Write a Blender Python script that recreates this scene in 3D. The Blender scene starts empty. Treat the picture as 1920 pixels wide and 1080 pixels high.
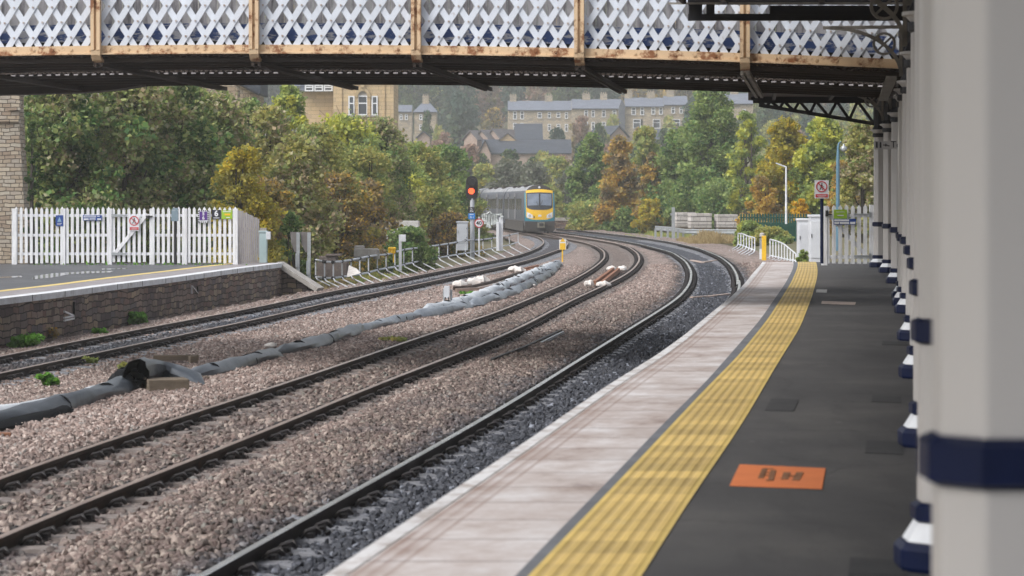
import bpy, math, random
import numpy as np
from mathutils import Vector, Matrix
rnd = random.Random(7); rng = np.random.default_rng(7)
S = bpy.context.scene; COL = S.collection
F, CX, HZ, EYE = 4533.0, 960.0, 376.0, 1.72
TZ0, TA, TB = -0.94, 0.02, 0.0011            # plane of the rail tops
LZ = -0.25                                   # height of the far platform
def W(px, py, Y): return Vector(((px-CX)*Y/F, Y, EYE-(py-HZ)*Y/F))
def PL(px, py, z=0.0):
    Y = F*(EYE-z)/(py-HZ); return Vector(((px-CX)*Y/F, Y, z))
def TR(px, py, dz=0.0):
    Y = (EYE-TZ0-dz)/((py-HZ)/F + TA*(px-CX)/F + TB)
    return Vector(((px-CX)*Y/F, Y, TZ0+dz+TA*(px-CX)*Y/F+TB*Y))
def plane_z(X, Y): return TZ0+TA*X+TB*Y
# ------------------------------------------------------------------ materials
def newmat(name):
    m = bpy.data.materials.new(name); m.use_nodes = True
    nt = m.node_tree; nt.nodes.clear()
    return m, nt, nt.nodes, nt.links
def rgba(c): return (c[0], c[1], c[2], 1)
def ramp(N, stops, mode='LINEAR'):
    r = N.new('ShaderNodeValToRGB'); r.color_ramp.interpolation = mode
    e = r.color_ramp.elements
    while len(e) < len(stops): e.new(0.5)
    for i, (p, c) in enumerate(stops): e[i].position = p; e[i].color = rgba(c)
    return r
def noise(N, L, src, scale, detail=4, rough=.55):
    n = N.new('ShaderNodeTexNoise'); n.inputs['Scale'].default_value = scale
    n.inputs['Detail'].default_value = detail; n.inputs['Roughness'].default_value = rough
    if src is not None: L.new(src, n.inputs['Vector'])
    return n
def mapping(N, L, src, scale):
    m = N.new('ShaderNodeMapping'); m.inputs['Scale'].default_value = scale; L.new(src, m.inputs['Vector']); return m
def finish(N, L, col, rough, metal=0.0, bumpsrc=None, bump=0.0, bd=.01, spec=.5):
    b = N.new('ShaderNodeBsdfPrincipled'); o = N.new('ShaderNodeOutputMaterial')
    if hasattr(col, 'links') or hasattr(col, 'is_linked'): L.new(col, b.inputs['Base Color'])
    else: b.inputs['Base Color'].default_value = rgba(col)
    if hasattr(rough, 'is_linked'): L.new(rough, b.inputs['Roughness'])
    else: b.inputs['Roughness'].default_value = rough
    b.inputs['Metallic'].default_value = metal; b.inputs['Specular IOR Level'].default_value = spec
    if bumpsrc is not None:
        u = N.new('ShaderNodeBump'); u.inputs['Strength'].default_value = bump; u.inputs['Distance'].default_value = bd
        L.new(bumpsrc, u.inputs['Height']); L.new(u.outputs[0], b.inputs['Normal'])
    L.new(b.outputs[0], o.inputs[0]); return b
def mixc(N, L, fac, a, b, blend='MIX'):
    m = N.new('ShaderNodeMix'); m.data_type = 'RGBA'; m.blend_type = blend
    for i, v in ((0, fac), (6, a), (7, b)):
        if hasattr(v, 'is_linked'): L.new(v, m.inputs[i])
        elif i == 0: m.inputs[0].default_value = v
        else: m.inputs[i].default_value = rgba(v)
    return m.outputs[2]
def mth(N, L, op, a, b=0.0):
    m = N.new('ShaderNodeMath'); m.operation = op
    for i, v in ((0, a), (1, b)):
        if hasattr(v, 'is_linked'): L.new(v, m.inputs[i])
        else: m.inputs[i].default_value = v
    return m.outputs[0]
def M(name, c1, c2=None, scale=3, rough=.8, metal=0, bump=.15, bd=.005, stretch=(1, 1, 1), c3=None, spec=.5, fine=None):
    """Weathered surface: two or three real colours mixed by noise."""
    m, nt, N, L = newmat(name)
    tc = N.new('ShaderNodeTexCoord'); mp = mapping(N, L, tc.outputs['Object'], stretch)
    n = noise(N, L, mp.outputs[0], scale, 6, .65)
    c2 = c2 or tuple(v*.75 for v in c1)
    st = [(.35, c1), (.65, c2)]
    if c3: st = [(.33, c1), (.55, c2), (.72, c3)]
    r = ramp(N, st); L.new(n.outputs[0], r.inputs[0])
    n2 = noise(N, L, mp.outputs[0], fine or scale*12, 3)
    rr = N.new('ShaderNodeMapRange'); L.new(n.outputs[0], rr.inputs[0]); rr.inputs[3].default_value = max(.05, rough-.12); rr.inputs[4].default_value = min(1, rough+.12)
    finish(N, L, r.outputs[0], rr.outputs[0], metal, n2.outputs[0], bump, bd, spec)
    return m
def M_peel(name, base, under, scale, lo, hi, rough=.7, stretch=(1, 1, 1), rust=None):
    """Paint flaking off to what lies under it."""
    m, nt, N, L = newmat(name)
    tc = N.new('ShaderNodeTexCoord'); mp = mapping(N, L, tc.outputs['Object'], stretch)
    n = noise(N, L, mp.outputs[0], scale, 8, .7)
    f = ramp(N, [(lo, (0, 0, 0)), (hi, (1, 1, 1))]); L.new(n.outputs[0], f.inputs[0])
    v = noise(N, L, mp.outputs[0], scale*.3, 3)
    b2 = mixc(N, L, v.outputs[0], base, tuple(x*.72 for x in base))
    u2 = mixc(N, L, v.outputs[0], under, tuple(x*.6 for x in (rust or under)))
    c = mixc(N, L, f.outputs[0], b2, u2)
    finish(N, L, c, rough, 0, f.outputs[0], .3, .004)
    return m
def M_stone(name, cols, mortar, bw=.42, bh=.19, ms=.014, wobble=.05, rough=.9, bump=.8, dirt=None):
    m, nt, N, L = newmat(name)
    tc = N.new('ShaderNodeTexCoord')
    n = noise(N, L, tc.outputs['UV'], 1.6, 3)
    sub = N.new('ShaderNodeVectorMath'); sub.operation = 'SUBTRACT'; L.new(n.outputs['Color'], sub.inputs[0]); sub.inputs[1].default_value = (.5, .5, .5)
    sc = N.new('ShaderNodeVectorMath'); sc.operation = 'SCALE'; L.new(sub.outputs[0], sc.inputs[0]); sc.inputs['Scale'].default_value = wobble*3
    ad = N.new('ShaderNodeVectorMath'); L.new(tc.outputs['UV'], ad.inputs[0]); L.new(sc.outputs[0], ad.inputs[1])
    b = N.new('ShaderNodeTexBrick'); L.new(ad.outputs[0], b.inputs['Vector'])
    b.inputs['Scale'].default_value = 1; b.inputs['Brick Width'].default_value = bw; b.inputs['Row Height'].default_value = bh
    b.inputs['Mortar Size'].default_value = ms; b.inputs['Mortar Smooth'].default_value = .3; b.inputs['Bias'].default_value = 0
    b.squash = 1.35; b.squash_frequency = 3; b.offset_frequency = 2; b.offset = .46
    b.inputs['Color1'].default_value = (0, 0, 0, 1); b.inputs['Color2'].default_value = (1, 1, 1, 1); b.inputs['Mortar'].default_value = (.5, .5, .5, 1)
    r = ramp(N, [(i/(len(cols)-1)*.9+.05, c) for i, c in enumerate(cols)]); L.new(b.outputs['Color'], r.inputs[0])
    n3 = noise(N, L, tc.outputs['UV'], 9, 5, .7)
    c = mixc(N, L, .45, r.outputs[0], n3.outputs[0], 'SOFT_LIGHT')
    if dirt:
        n4 = noise(N, L, tc.outputs['UV'], .5, 4, .6); f4 = ramp(N, [(.45, (0, 0, 0)), (.62, (1, 1, 1))]); L.new(n4.outputs[0], f4.inputs[0])
        c = mixc(N, L, mth(N, L, 'MULTIPLY', f4.outputs[0], .75), c, dirt)
    c = mixc(N, L, b.outputs['Fac'], c, mortar)
    h = mth(N, L, 'ADD', mth(N, L, 'MULTIPLY', b.outputs['Fac'], -1.0), mth(N, L, 'MULTIPLY', n3.outputs[0], .6))
    finish(N, L, c, rough, 0, h, bump, .03, .3)
    return m
def M_leaf(name, pal, clump=None, cs=.7, trans=.45):
    if name[5:] not in ('golden', 'dry', 'fresh'):
        g_ = 1.45 if name.startswith('leaf_hill') or name == 'leaf_grey' else 1.6 if name in ('leaf_yellow', 'leaf_orange', 'leaf_rust') else 2.9
        pal = [tuple(min(.6, v*g_) for v in c) for c in pal]; clump = clump and [tuple(min(.6, v*g_) for v in c) for c in clump]
    m, nt, N, L = newmat(name)
    g = N.new('ShaderNodeNewGeometry'); tc = N.new('ShaderNodeTexCoord')
    r = ramp(N, [((i+.5)/len(pal), c) for i, c in enumerate(pal)]); L.new(g.outputs['Random Per Island'], r.inputs[0])
    c = r.outputs[0]
    if clump:
        n = noise(N, L, tc.outputs['Object'], cs, 3); f = ramp(N, [(.47, (0, 0, 0)), (.6, (1, 1, 1))]); L.new(n.outputs[0], f.inputs[0])
        r2 = ramp(N, [((i+.5)/len(clump), k) for i, k in enumerate(clump)]); L.new(g.outputs['Random Per Island'], r2.inputs[0])
        c = mixc(N, L, f.outputs[0], c, r2.outputs[0])
    d = N.new('ShaderNodeBsdfPrincipled'); d.inputs['Roughness'].default_value = .6; d.inputs['Specular IOR Level'].default_value = .25; L.new(c, d.inputs['Base Color'])
    t = N.new('ShaderNodeBsdfTranslucent'); L.new(c, t.inputs['Color'])
    x = N.new('ShaderNodeMixShader'); x.inputs[0].default_value = trans
    L.new(d.outputs[0], x.inputs[1]); L.new(t.outputs[0], x.inputs[2])
    o = N.new('ShaderNodeOutputMaterial'); L.new(x.outputs[0], o.inputs[0]); return m
def M_emit(name, c, s):
    m, nt, N, L = newmat(name); e = N.new('ShaderNodeEmission'); e.inputs[0].default_value = rgba(c); e.inputs[1].default_value = s
    o = N.new('ShaderNodeOutputMaterial'); L.new(e.outputs[0], o.inputs[0]); return m
def M_glass(name, c, rough=.08):
    m, nt, N, L = newmat(name); finish(N, L, c, rough, 0, spec=.8); return m
# ------------------------------------------------------------------ mesh builder
class MB:
    def __init__(s): s.v = []; s.f = []; s.m = []; s.uv = {}
    def add(s, vs, fs, mi=0):
        o = len(s.v); s.v += [Vector(v) for v in vs]
        for f in fs: s.f.append([i+o for i in f]); s.m.append(mi)
        return s
    def box(s, c, size, rz=0, mi=0, rx=0, ry=0, bottom=False):
        """bottom: c is the centre of the underside."""
        a, b, h = size[0]/2, size[1]/2, size[2]/2
        R = Matrix.Rotation(rz, 3, 'Z') @ Matrix.Rotation(ry, 3, 'Y') @ Matrix.Rotation(rx, 3, 'X')
        c = Vector(c); dz = h if bottom else 0
        vs = [c+R@Vector((x, y, z+dz)) for z in (-h, h) for y in (-b, b) for x in (-a, a)]
        return s.add(vs, [(0, 2, 3, 1), (4, 5, 7, 6), (0, 1, 5, 4), (2, 6, 7, 3), (0, 4, 6, 2), (1, 3, 7, 5)], mi)
    def beam(s, p, q, w, h, mi=0, up=(0, 0, 1)):
        """Rectangular bar from p to q, w across and h along up."""
        p, q = Vector(p), Vector(q); d = (q-p).normalized(); u = Vector(up)
        r = d.cross(u)
        if r.length < 1e-4: u = Vector((0, 1, 0)); r = d.cross(u)
        r.normalize(); u = r.cross(d).normalized()
        vs = [e+r*(sx*w/2)+u*(sz*h/2) for e in (p, q) for sx, sz in ((-1, -1), (1, -1), (1, 1), (-1, 1))]
        return s.add(vs, [(0, 1, 2, 3), (7, 6, 5, 4), (0, 4, 5, 1), (1, 5, 6, 2), (2, 6, 7, 3), (3, 7, 4, 0)], mi)
    def tube(s, pts, rad, n=10, mi=0, caps=True, inner=None):
        pts = [Vector(p) for p in pts]; R = rad if isinstance(rad, (list, tuple)) else [rad]*len(pts)
        o = len(s.v); ref = None
        for i, p in enumerate(pts):
            d = (pts[min(i+1, len(pts)-1)]-pts[max(i-1, 0)]).normalized()
            if ref is None: ref = Vector((0, 0, 1)) if abs(d.z) < .9 else Vector((1, 0, 0))
            a = d.cross(ref).normalized(); b = a.cross(d).normalized(); ref = b
            for k in range(n):
                t = 2*math.pi*k/n; s.v.append(p+a*(R[i]*math.cos(t))+b*(R[i]*math.sin(t)))
        for i in range(len(pts)-1):
            for k in range(n):
                j = (k+1) % n; s.f.append([o+i*n+k, o+i*n+j, o+(i+1)*n+j, o+(i+1)*n+k]); s.m.append(mi)
        if caps:
            s.f.append([o+k for k in range(n)][::-1]); s.m.append(mi)
            s.f.append([o+(len(pts)-1)*n+k for k in range(n)]); s.m.append(mi)
        return s
    def lathe(s, c, prof, n=16, mi=0, ph=0.0, sq=1.0):
        c = Vector(c); o = len(s.v)
        for r, z in prof:
            for k in range(n):
                t = 2*math.pi*(k+.5)/n+ph; s.v.append(c+Vector((r*math.cos(t), r*sq*math.sin(t), z)))
        for i in range(len(prof)-1):
            for k in range(n):
                j = (k+1) % n; s.f.append([o+i*n+k, o+i*n+j, o+(i+1)*n+j, o+(i+1)*n+k]); s.m.append(mi)
        s.f.append([o+k for k in range(n)][::-1]); s.m.append(mi)
        s.f.append([o+(len(prof)-1)*n+k for k in range(n)]); s.m.append(mi)
        return s
    def prism(s, poly, d, mi=0):
        """Polygon of 3-D points pushed along vector d."""
        poly = [Vector(p) for p in poly]; d = Vector(d); n = len(poly)
        return s.add(poly+[p+d for p in poly], [tuple(range(n))[::-1], tuple(range(n, 2*n))]+[(i, (i+1) % n, (i+1) % n+n, i+n) for i in range(n)], mi)
    def strip(s, A, B, mi=0, uv=None):
        o = len(s.v); n = len(A); s.v += [Vector(p) for p in A]+[Vector(p) for p in B]
        for i in range(n-1):
            s.f.append([o+i, o+i+1, o+n+i+1, o+n+i][::-1]); s.m.append(mi)
            if uv: s.uv[len(s.f)-1] = [(uv[0][i], uv[1]), (uv[0][i+1], uv[1]), (uv[0][i+1], uv[2]), (uv[0][i], uv[2])][::-1]
        return s
    def build(s, name, mats, parent=None, smooth=False, bevel=0.0):
        me = bpy.data.meshes.new(name); off = Vector(parent['_o']) if parent is not None and '_o' in parent else Vector()
        me.from_pydata([v-off for v in s.v], [], s.f)
        mats = mats if isinstance(mats, (list, tuple)) else [mats]
        for m in mats: me.materials.append(m)
        me.polygons.foreach_set('material_index', s.m)
        uvl = me.uv_layers.new(name='UV').data
        for p in me.polygons:
            cu = s.uv.get(p.index); n = p.normal
            for q, li in enumerate(p.loop_indices):
                if cu: uvl[li].uv = cu[q]; continue
                v = s.v[me.loops[li].vertex_index]
                if abs(n.z) > .75: uvl[li].uv = (v.x, v.y)
                else:
                    h = math.hypot(n.x, n.y) or 1; uvl[li].uv = ((-n.y*v.x+n.x*v.y)/h, v.z)
        if smooth:
            me.polygons.foreach_set('use_smooth', [True]*len(me.polygons))
            try: me.set_sharp_from_angle(angle=math.radians(38))
            except Exception: pass
        me.update()
        o = bpy.data.objects.new(name, me); COL.objects.link(o)
        if parent is not None: o.parent = parent; o['_o'] = tuple(off)
        if bevel:
            b = o.modifiers.new('Bevel', 'BEVEL'); b.width = bevel; b.segments = 2; b.limit_method = 'ANGLE'
        return o
def thing(name, label, cat, loc=(0, 0, 0), group=None, kind=None):
    o = bpy.data.objects.new(name, None); COL.objects.link(o); o.location = loc; o['_o'] = tuple(loc)
    o['label'] = label; o['category'] = cat
    if group: o['group'] = group
    if kind: o['kind'] = kind
    return o
def tag(o, label, cat, group=None, kind=None):
    o['label'] = label; o['category'] = cat
    if group: o['group'] = group
    if kind: o['kind'] = kind
    return o
def struct(o, label=None): o['kind'] = 'structure'; o['label'] = label or o.name.replace('_', ' '); return o
def text_mesh(txt, name, m, parent, centre, size, ux=(1, 0, 0), uy=(0, 0, 1), align='CENTER', thick=.002, sx=1.0, font_bold=0.0):
    c = bpy.data.curves.new('lettering', 'FONT'); c.body = txt; c.size = size; c.align_x = align; c.align_y = 'CENTER'; c.extrude = thick; c.offset = font_bold; c.resolution_u = 3
    t = bpy.data.objects.new('lettering_tmp', c); COL.objects.link(t); bpy.context.view_layer.update()
    me = bpy.data.meshes.new_from_object(t.evaluated_get(bpy.context.evaluated_depsgraph_get())); me.name = name
    bpy.data.objects.remove(t); bpy.data.curves.remove(c)
    ux, uy = Vector(ux).normalized(), Vector(uy).normalized(); uz = ux.cross(uy); off = Vector(parent['_o']) if parent is not None and '_o' in parent else Vector()
    for v in me.vertices: v.co = Vector(centre)-off+ux*(v.co.x*sx)+uy*v.co.y+uz*v.co.z
    me.materials.clear(); me.materials.append(m)
    o = bpy.data.objects.new(name, me); COL.objects.link(o)
    if parent is not None: o.parent = parent
    return o
# palette
MT = {}
MT['rail'] = M('rusty_rail_steel', (.07, .045, .034), (.045, .034, .03), 2.5, .7, .3, .3, .003, c3=(.11, .06, .036))
MT['railtop'] = M('rolled_rail_head', (.42, .32, .27), (.3, .22, .185), 1.2, .38, .6, .1, .001)
MT['railshine'] = M('polished_rail_head', (.75, .74, .73), (.55, .53, .51), 1.0, .28, 1.0, .1, .001)
MT['raildark'] = M('grimy_rail_steel', (.018, .017, .018), (.03, .026, .026), 2.5, .6, .2, .3, .003)
MT['clip'] = M('black_clip_steel', (.022, .02, .022), (.04, .035, .035), 20, .45, .5)
MT['sleeper'] = M('sleeper_concrete', (.24, .21, .2), (.16, .135, .125), 3, .85, 0, .5, .006, c3=(.32, .3, .29))
MT['sleeperblue'] = M('oily_sleeper_concrete', (.26, .27, .3), (.13, .13, .145), 3, .5, 0, .5, .006, c3=(.4, .42, .46))
MT['asphalt'] = M('platform_asphalt', (.074, .072, .075), (.055, .054, .057), .7, .82, 0, .8, .006, fine=110, c3=(.105, .10, .098))
MT['asphaltL'] = M('damp_asphalt', (.085, .087, .095), (.065, .067, .075), .5, .5, 0, .4, .004, fine=120, c3=(.11, .11, .12))
def M_tarmac():
    m, nt, N, L = newmat('worn_platform_tarmac'); tc = N.new('ShaderNodeTexCoord'); P = tc.outputs['Object']
    n = noise(N, L, P, .55, 6, .65); r = ramp(N, [(.3, (.042, .041, .044)), (.5, (.06, .058, .06)), (.7, (.088, .084, .082))]); L.new(n.outputs[0], r.inputs[0])
    mp = mapping(N, L, P, (1.6, .35, 1)); n2 = noise(N, L, mp.outputs[0], 1.3, 5, .7); f = ramp(N, [(.52, (0, 0, 0)), (.64, (1, 1, 1))]); L.new(n2.outputs[0], f.inputs[0])
    c = mixc(N, L, mth(N, L, 'MULTIPLY', f.outputs[0], .45), r.outputs[0], (.034, .033, .036))
    g = noise(N, L, P, 90, 2); gr_ = ramp(N, [(.35, (.55, .55, .55)), (.6, (1, 1, 1)), (.7, (1.9, 1.85, 1.8))]); L.new(g.outputs[0], gr_.inputs[0]); c = mixc(N, L, .6, c, gr_.outputs[0], 'MULTIPLY')
    v = N.new('ShaderNodeTexVoronoi'); v.inputs['Scale'].default_value = 1.7; L.new(P, v.inputs['Vector']); sp = ramp(N, [(0, (1, 1, 1)), (.035, (1, 1, 1)), (.045, (0, 0, 0))]); L.new(v.outputs['Distance'], sp.inputs[0])
    c = mixc(N, L, mth(N, L, 'MULTIPLY', sp.outputs[0], .5), c, (.2, .19, .185))
    v2 = N.new('ShaderNodeTexVoronoi'); v2.feature = 'DISTANCE_TO_EDGE'; v2.inputs['Scale'].default_value = .38; w_ = noise(N, L, P, 2.5, 4); ad = N.new('ShaderNodeVectorMath'); L.new(P, ad.inputs[0]); sc_ = N.new('ShaderNodeVectorMath'); sc_.operation = 'SCALE'; sc_.inputs['Scale'].default_value = .5; L.new(w_.outputs['Color'], sc_.inputs[0]); L.new(sc_.outputs[0], ad.inputs[1]); L.new(ad.outputs[0], v2.inputs['Vector'])
    cr = ramp(N, [(0, (1, 1, 1)), (.003, (.8, .8, .8)), (.006, (0, 0, 0))]); L.new(v2.outputs['Distance'], cr.inputs[0]); c = mixc(N, L, mth(N, L, 'MULTIPLY', cr.outputs[0], .6), c, (.02, .02, .022))
    finish(N, L, c, .78, 0, g.outputs[0], .8, .006); return m
MT['asphalt'] = M_tarmac()
MT['white'] = M('white_gloss_paint', (.74, .76, .8), (.62, .64, .68), 3, .5, 0, .1, .002)
MT['whitewood'] = M('white_painted_wood', (.8, .81, .84), (.66, .67, .7), 5, .6, 0, .3, .003, stretch=(3, 3, .4), c3=(.5, .49, .47))
MT['cream'] = M('column_paint', (.50, .48, .47), (.44, .42, .41), .8, .45, 0, .1, .002, c3=(.4, .38, .34), stretch=(1, 1, .4))
MT['cream'] = M_peel('column_paint', (.53, .51, .50), (.40, .36, .31), 2.6, .62, .72, .45, stretch=(1, 1, .35))
MT['navy'] = M('navy_gloss_paint', (.0025, .008, .042), (.002, .006, .03), 4, .45, 0, .05, .002, spec=.2)
MT['darknavy'] = M('dark_canopy_paint', (.012, .013, .022), (.02, .019, .022), 4, .6)
MT['black'] = M('black_paint', (.012, .012, .014), (.02, .02, .022), 6, .5)
MT['brownsteel'] = M('soot_brown_steel', (.034, .027, .025), (.06, .043, .034), 2, .75, .1, .5, .006, stretch=(.4, 3, 3))
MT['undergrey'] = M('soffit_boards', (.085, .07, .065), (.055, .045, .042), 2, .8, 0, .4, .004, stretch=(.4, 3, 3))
MT['steel'] = M('galvanised_steel', (.42, .45, .47), (.33, .35, .37), 6, .45, .5)
MT['greypaint'] = M('grey_cabinet_paint', (.46, .49, .54), (.4, .42, .46), 1.5, .5)
MT['palecab'] = M('pale_cabinet_paint', (.62, .64, .68), (.54, .56, .6), 1.2, .5, c3=(.45, .45, .43))
MT['teal'] = M('pale_teal_paint', (.38, .5, .52), (.45, .55, .57), 2, .5)
MT['orange'] = M('orange_mat', (.60, .17, .05), (.52, .15, .05), 2.5, .7, 0, .2, .002)
MT['yellow'] = M('yellow_paint', (.85, .52, .02), (.75, .45, .02), 4, .5)
MT['pipe'] = M('grey_plastic_pipe', (.075, .088, .108), (.05, .06, .075), 1.4, .4, 0, .15, .004, c3=(.13, .15, .175))
MT['pipelight'] = M('pale_plastic_pipe', (.6, .63, .67), (.45, .48, .52), 1.8, .45, 0, .2, .004, c3=(.25, .28, .32))
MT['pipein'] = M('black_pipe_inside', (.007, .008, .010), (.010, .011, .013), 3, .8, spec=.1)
MT['pipemid'] = M('mid_plastic_pipe', (.2, .23, .27), (.13, .15, .18), 1.8, .4, 0, .2, .004, c3=(.36, .39, .44))
MT['timber'] = M('old_timber', (.16, .125, .09), (.1, .08, .06), 3, .9, 0, .6, .01, stretch=(.5, 4, 4))
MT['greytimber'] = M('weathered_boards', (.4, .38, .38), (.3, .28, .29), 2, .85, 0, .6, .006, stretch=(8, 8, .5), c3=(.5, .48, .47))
MT['rustorange'] = M('fresh_rust', (.27, .12, .065), (.19, .085, .05), 5, .8, 0, .4, .004)
MT['sack'] = M('white_sack_cloth', (.72, .7, .68), (.55, .5, .47), 6, .9, 0, .6, .01)
MT['concrete'] = M('weathered_concrete', (.42, .4, .38), (.3, .28, .26), 2.5, .9, 0, .5, .008, c3=(.5, .49, .47))
MT['concretelight'] = M('pale_concrete', (.6, .6, .6), (.45, .44, .42), 2, .9, 0, .5, .008, c3=(.3, .29, .27))
MT['slab'] = M('coping_concrete', (.6, .6, .62), (.5, .5, .52), 1.5, .8, 0, .4, .004, c3=(.42, .41, .4))
MT['slate'] = M('blue_slate', (.15, .17, .22), (.115, .13, .17), .6, .7, 0, .5, .02, stretch=(1, 1, 4))
MT['slateD'] = M('dark_slate', (.05, .06, .08), (.035, .043, .06), .6, .7, 0, .5, .02, stretch=(1, 1, 4))
MT['tile'] = M('brown_roof_tile', (.13, .12, .13), (.1, .092, .1), .8, .8, 0, .5, .02)
MT['glass'] = M_glass('dark_window_glass', (.05, .06, .075))
MT['glassT'] = M_glass('train_window_glass', (.006, .009, .014), .25)
MT['red'] = M('red_enamel', (.55, .03, .04), (.48, .03, .04), 5, .5)
MT['signblue'] = M('blue_enamel', (.015, .06, .28), (.012, .05, .23), 5, .45)
MT['signcyan'] = M('bright_blue_enamel', (.02, .2, .6), (.02, .18, .5), 5, .45)
MT['purple'] = M('purple_enamel', (.09, .03, .24), (.08, .025, .2), 5, .5)
MT['lime'] = M('lime_green_enamel', (.3, .5, .03), (.27, .45, .03), 5, .5)
MT['green'] = M('green_powder_coat', (.006, .08, .055), (.005, .065, .045), 3, .55)
MT['lampblue'] = M('blue_lamp_post_paint', (.09, .19, .27), (.075, .16, .23), 3, .5)
MT['bark'] = M('tree_bark', (.06, .05, .04), (.035, .03, .026), 4, .95, 0, .6, .02, stretch=(2, 2, .5))
MT['barkpale'] = M('pale_bark', (.14, .12, .10), (.08, .07, .06), 4, .95, 0, .6, .02, stretch=(2, 2, .5))
MT['rustcream'] = M_peel('cream_paint_over_rust', (.68, .50, .32), (.30, .12, .045), 4, .5, .6, rust=(.2, .08, .03))
MT['lattice'] = M_peel('flaking_white_paint', (.66, .71, .80), (.4, .33, .3), 4, .66, .72)
MT['boardwhite'] = M_peel('weathered_white_board', (.56, .55, .57), (.27, .26, .28), 3, .46, .6, stretch=(3, 3, .35))
MT['boardblue'] = M_peel('flaking_blue_board', (.03, .07, .22), (.42, .43, .47), 4, .50, .55, stretch=(.8, 1, 3))
MT['rubble'] = M_stone('rubble_stone', [(.08, .06, .058), (.2, .145, .12), (.11, .095, .1), (.3, .23, .16), (.16, .095, .08), (.25, .2, .17)], (.03, .024, .022), .36, .15, .014, .08, .85, 1.0, dirt=(.09, .065, .062))
MT['ashlar'] = M_stone('sandstone_blocks', [(.34, .27, .19), (.27, .2, .14), (.4, .33, .25), (.3, .26, .21)], (.12, .1, .08), .42, .2, .012, .03, .9, .6)
MT['sandstone'] = M_stone('pale_sandstone', [(.50, .37, .22), (.56, .43, .26), (.45, .34, .22)], (.33, .25, .16), .8, .35, .02, .0, .9, .3)
MT['terrace'] = M_stone('sooty_terrace_stone', [(.34, .28, .2), (.44, .37, .27), (.28, .24, .2)], (.15, .13, .11), .6, .28, .02, .0, .9, .3)
MT['redbrick'] = M_stone('pink_red_brick', [(.36, .26, .21), (.42, .31, .26)], (.32, .28, .25), .3, .1, .012, 0, .9, .3)
MT['gabion'] = M_stone('pale_concrete_blocks', [(.5, .47, .45), (.42, .39, .38), (.56, .53, .52)], (.2, .18, .17), .45, .3, .012, 0, .9, .5)
G1 = [(.018, .045, .014), (.035, .075, .02), (.06, .105, .03), (.028, .06, .022), (.11, .14, .05)]
G2 = [(.065, .095, .03), (.1, .13, .04), (.13, .155, .05), (.08, .11, .04)]
TAN = [(.14, .11, .065), (.19, .145, .095), (.10, .095, .045), (.23, .185, .13), (.06, .08, .032)]
KHA = [(.12, .135, .045), (.165, .165, .06), (.075, .105, .03), (.22, .2, .095), (.055, .095, .022)]
OLV = [(.11, .12, .035), (.16, .15, .045), (.08, .1, .03), (.2, .17, .05)]
YEL = [(.38, .27, .03), (.5, .34, .035), (.28, .22, .04), (.2, .2, .04)]
ORG = [(.36, .21, .045), (.46, .28, .055), (.24, .15, .05), (.34, .25, .06)]
BRN = [(.1, .075, .05), (.14, .1, .065), (.08, .065, .045), (.17, .12, .08)]
GRY = [(.12, .14, .1), (.15, .16, .12), (.1, .12, .08), (.17, .17, .14)]
LF = {k: M_leaf('leaf_'+k, a, b, c) for k, (a, b, c) in dict(
    sycamore=(G1+KHA[:1], TAN+KHA, .8), tansycamore=(TAN+KHA, G1+KHA[:1], .6), green=(G1+G2[:2], G2, .6), greenyellow=(G2, YEL, .8), olive=(OLV, G2, .8),
    yellow=(YEL, OLV, .6), orange=(ORG, TAN, .6), brown=(TAN+KHA[:3], OLV, .7), rust=(ORG[:2]+[(.3, .2, .1)]+TAN[:4], KHA+ORG[:2], .7), grey=(GRY, OLV, .3), fresh=([(.12, .3, .04), (.2, .42, .07), (.07, .18, .03)], None, 1),
    hillgreen=(G1+[(.04, .08, .05)], G2, .12), hillblue=([(.03, .06, .045), (.045, .085, .06)], G1, .12), hillorange=(ORG+TAN, OLV, .1), hillpink=([(.24, .15, .12), (.3, .19, .14), (.18, .13, .1)], OLV, .1), dry=([(.42, .32, .17), (.34, .26, .13), (.5, .4, .22)], None, 1), golden=([(.7, .45, .03), (.8, .52, .04), (.55, .36, .03)], None, 1)).items()}
# ------------------------------------------------------------------ curves of the tracks (centre of each rail head), pixel -> plane
def smooth_curve(P, step=.4, sig=1.6, ext=None):
    P = np.array(P, float)
    d = np.r_[0, np.cumsum(np.linalg.norm(np.diff(P, axis=0), axis=1))]
    n = max(8, int(d[-1]/step)); t = np.linspace(0, d[-1], n)
    Q = np.c_[[np.interp(t, d, P[:, k]) for k in range(P.shape[1])]].T
    w = int(sig*3/step*1.0); k = np.exp(-.5*(np.arange(-w, w+1)*step/sig)**2); k /= k.sum()
    out = np.empty_like(Q)
    for c in range(Q.shape[1]):
        a = 2*Q[0, c]-Q[w:0:-1, c] if n > w else np.full(w, Q[0, c]); b = 2*Q[-1, c]-Q[-2:-w-2:-1, c] if n > w+1 else np.full(w, Q[-1, c])
        e = np.r_[a, Q[:, c], b]
        out[:, c] = np.convolve(e, k, 'same')[len(a):len(a)+n] if len(e) > len(k) else Q[:, c]
    return out
def line_px(P, dz=0.0, sig=3.0, fn=TR): return smooth_curve([fn(x, y, dz) for x, y in P], .4, sig)
CL = [(-500,1090),(0,889.7),(111,855),(222,819),(328,783),(480,736),(591,699),(702,661),(813,622.5),(924,588),(1011,552),(1067,528),(1100,510),(1122,495),(1134,483),(1133,471),(1121,462.5),(1097,454.5),(1070,449),(1043,445),(1009,440.8),(985,437)]
CR = [(-420,1190),(0,999.5),(111,955),(222,913),(333,871.7),(480,815),(591,767),(702,721),(813,679.5),(900,647),(957,622),(1011,595),(1066.7,564.4),(1122,539.4),(1164,520),(1189,503),(1200,486.7),(1196,474.5),(1180,463),(1152,455),(1112.8,448.5),(1071,442),(1027,437)]
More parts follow.
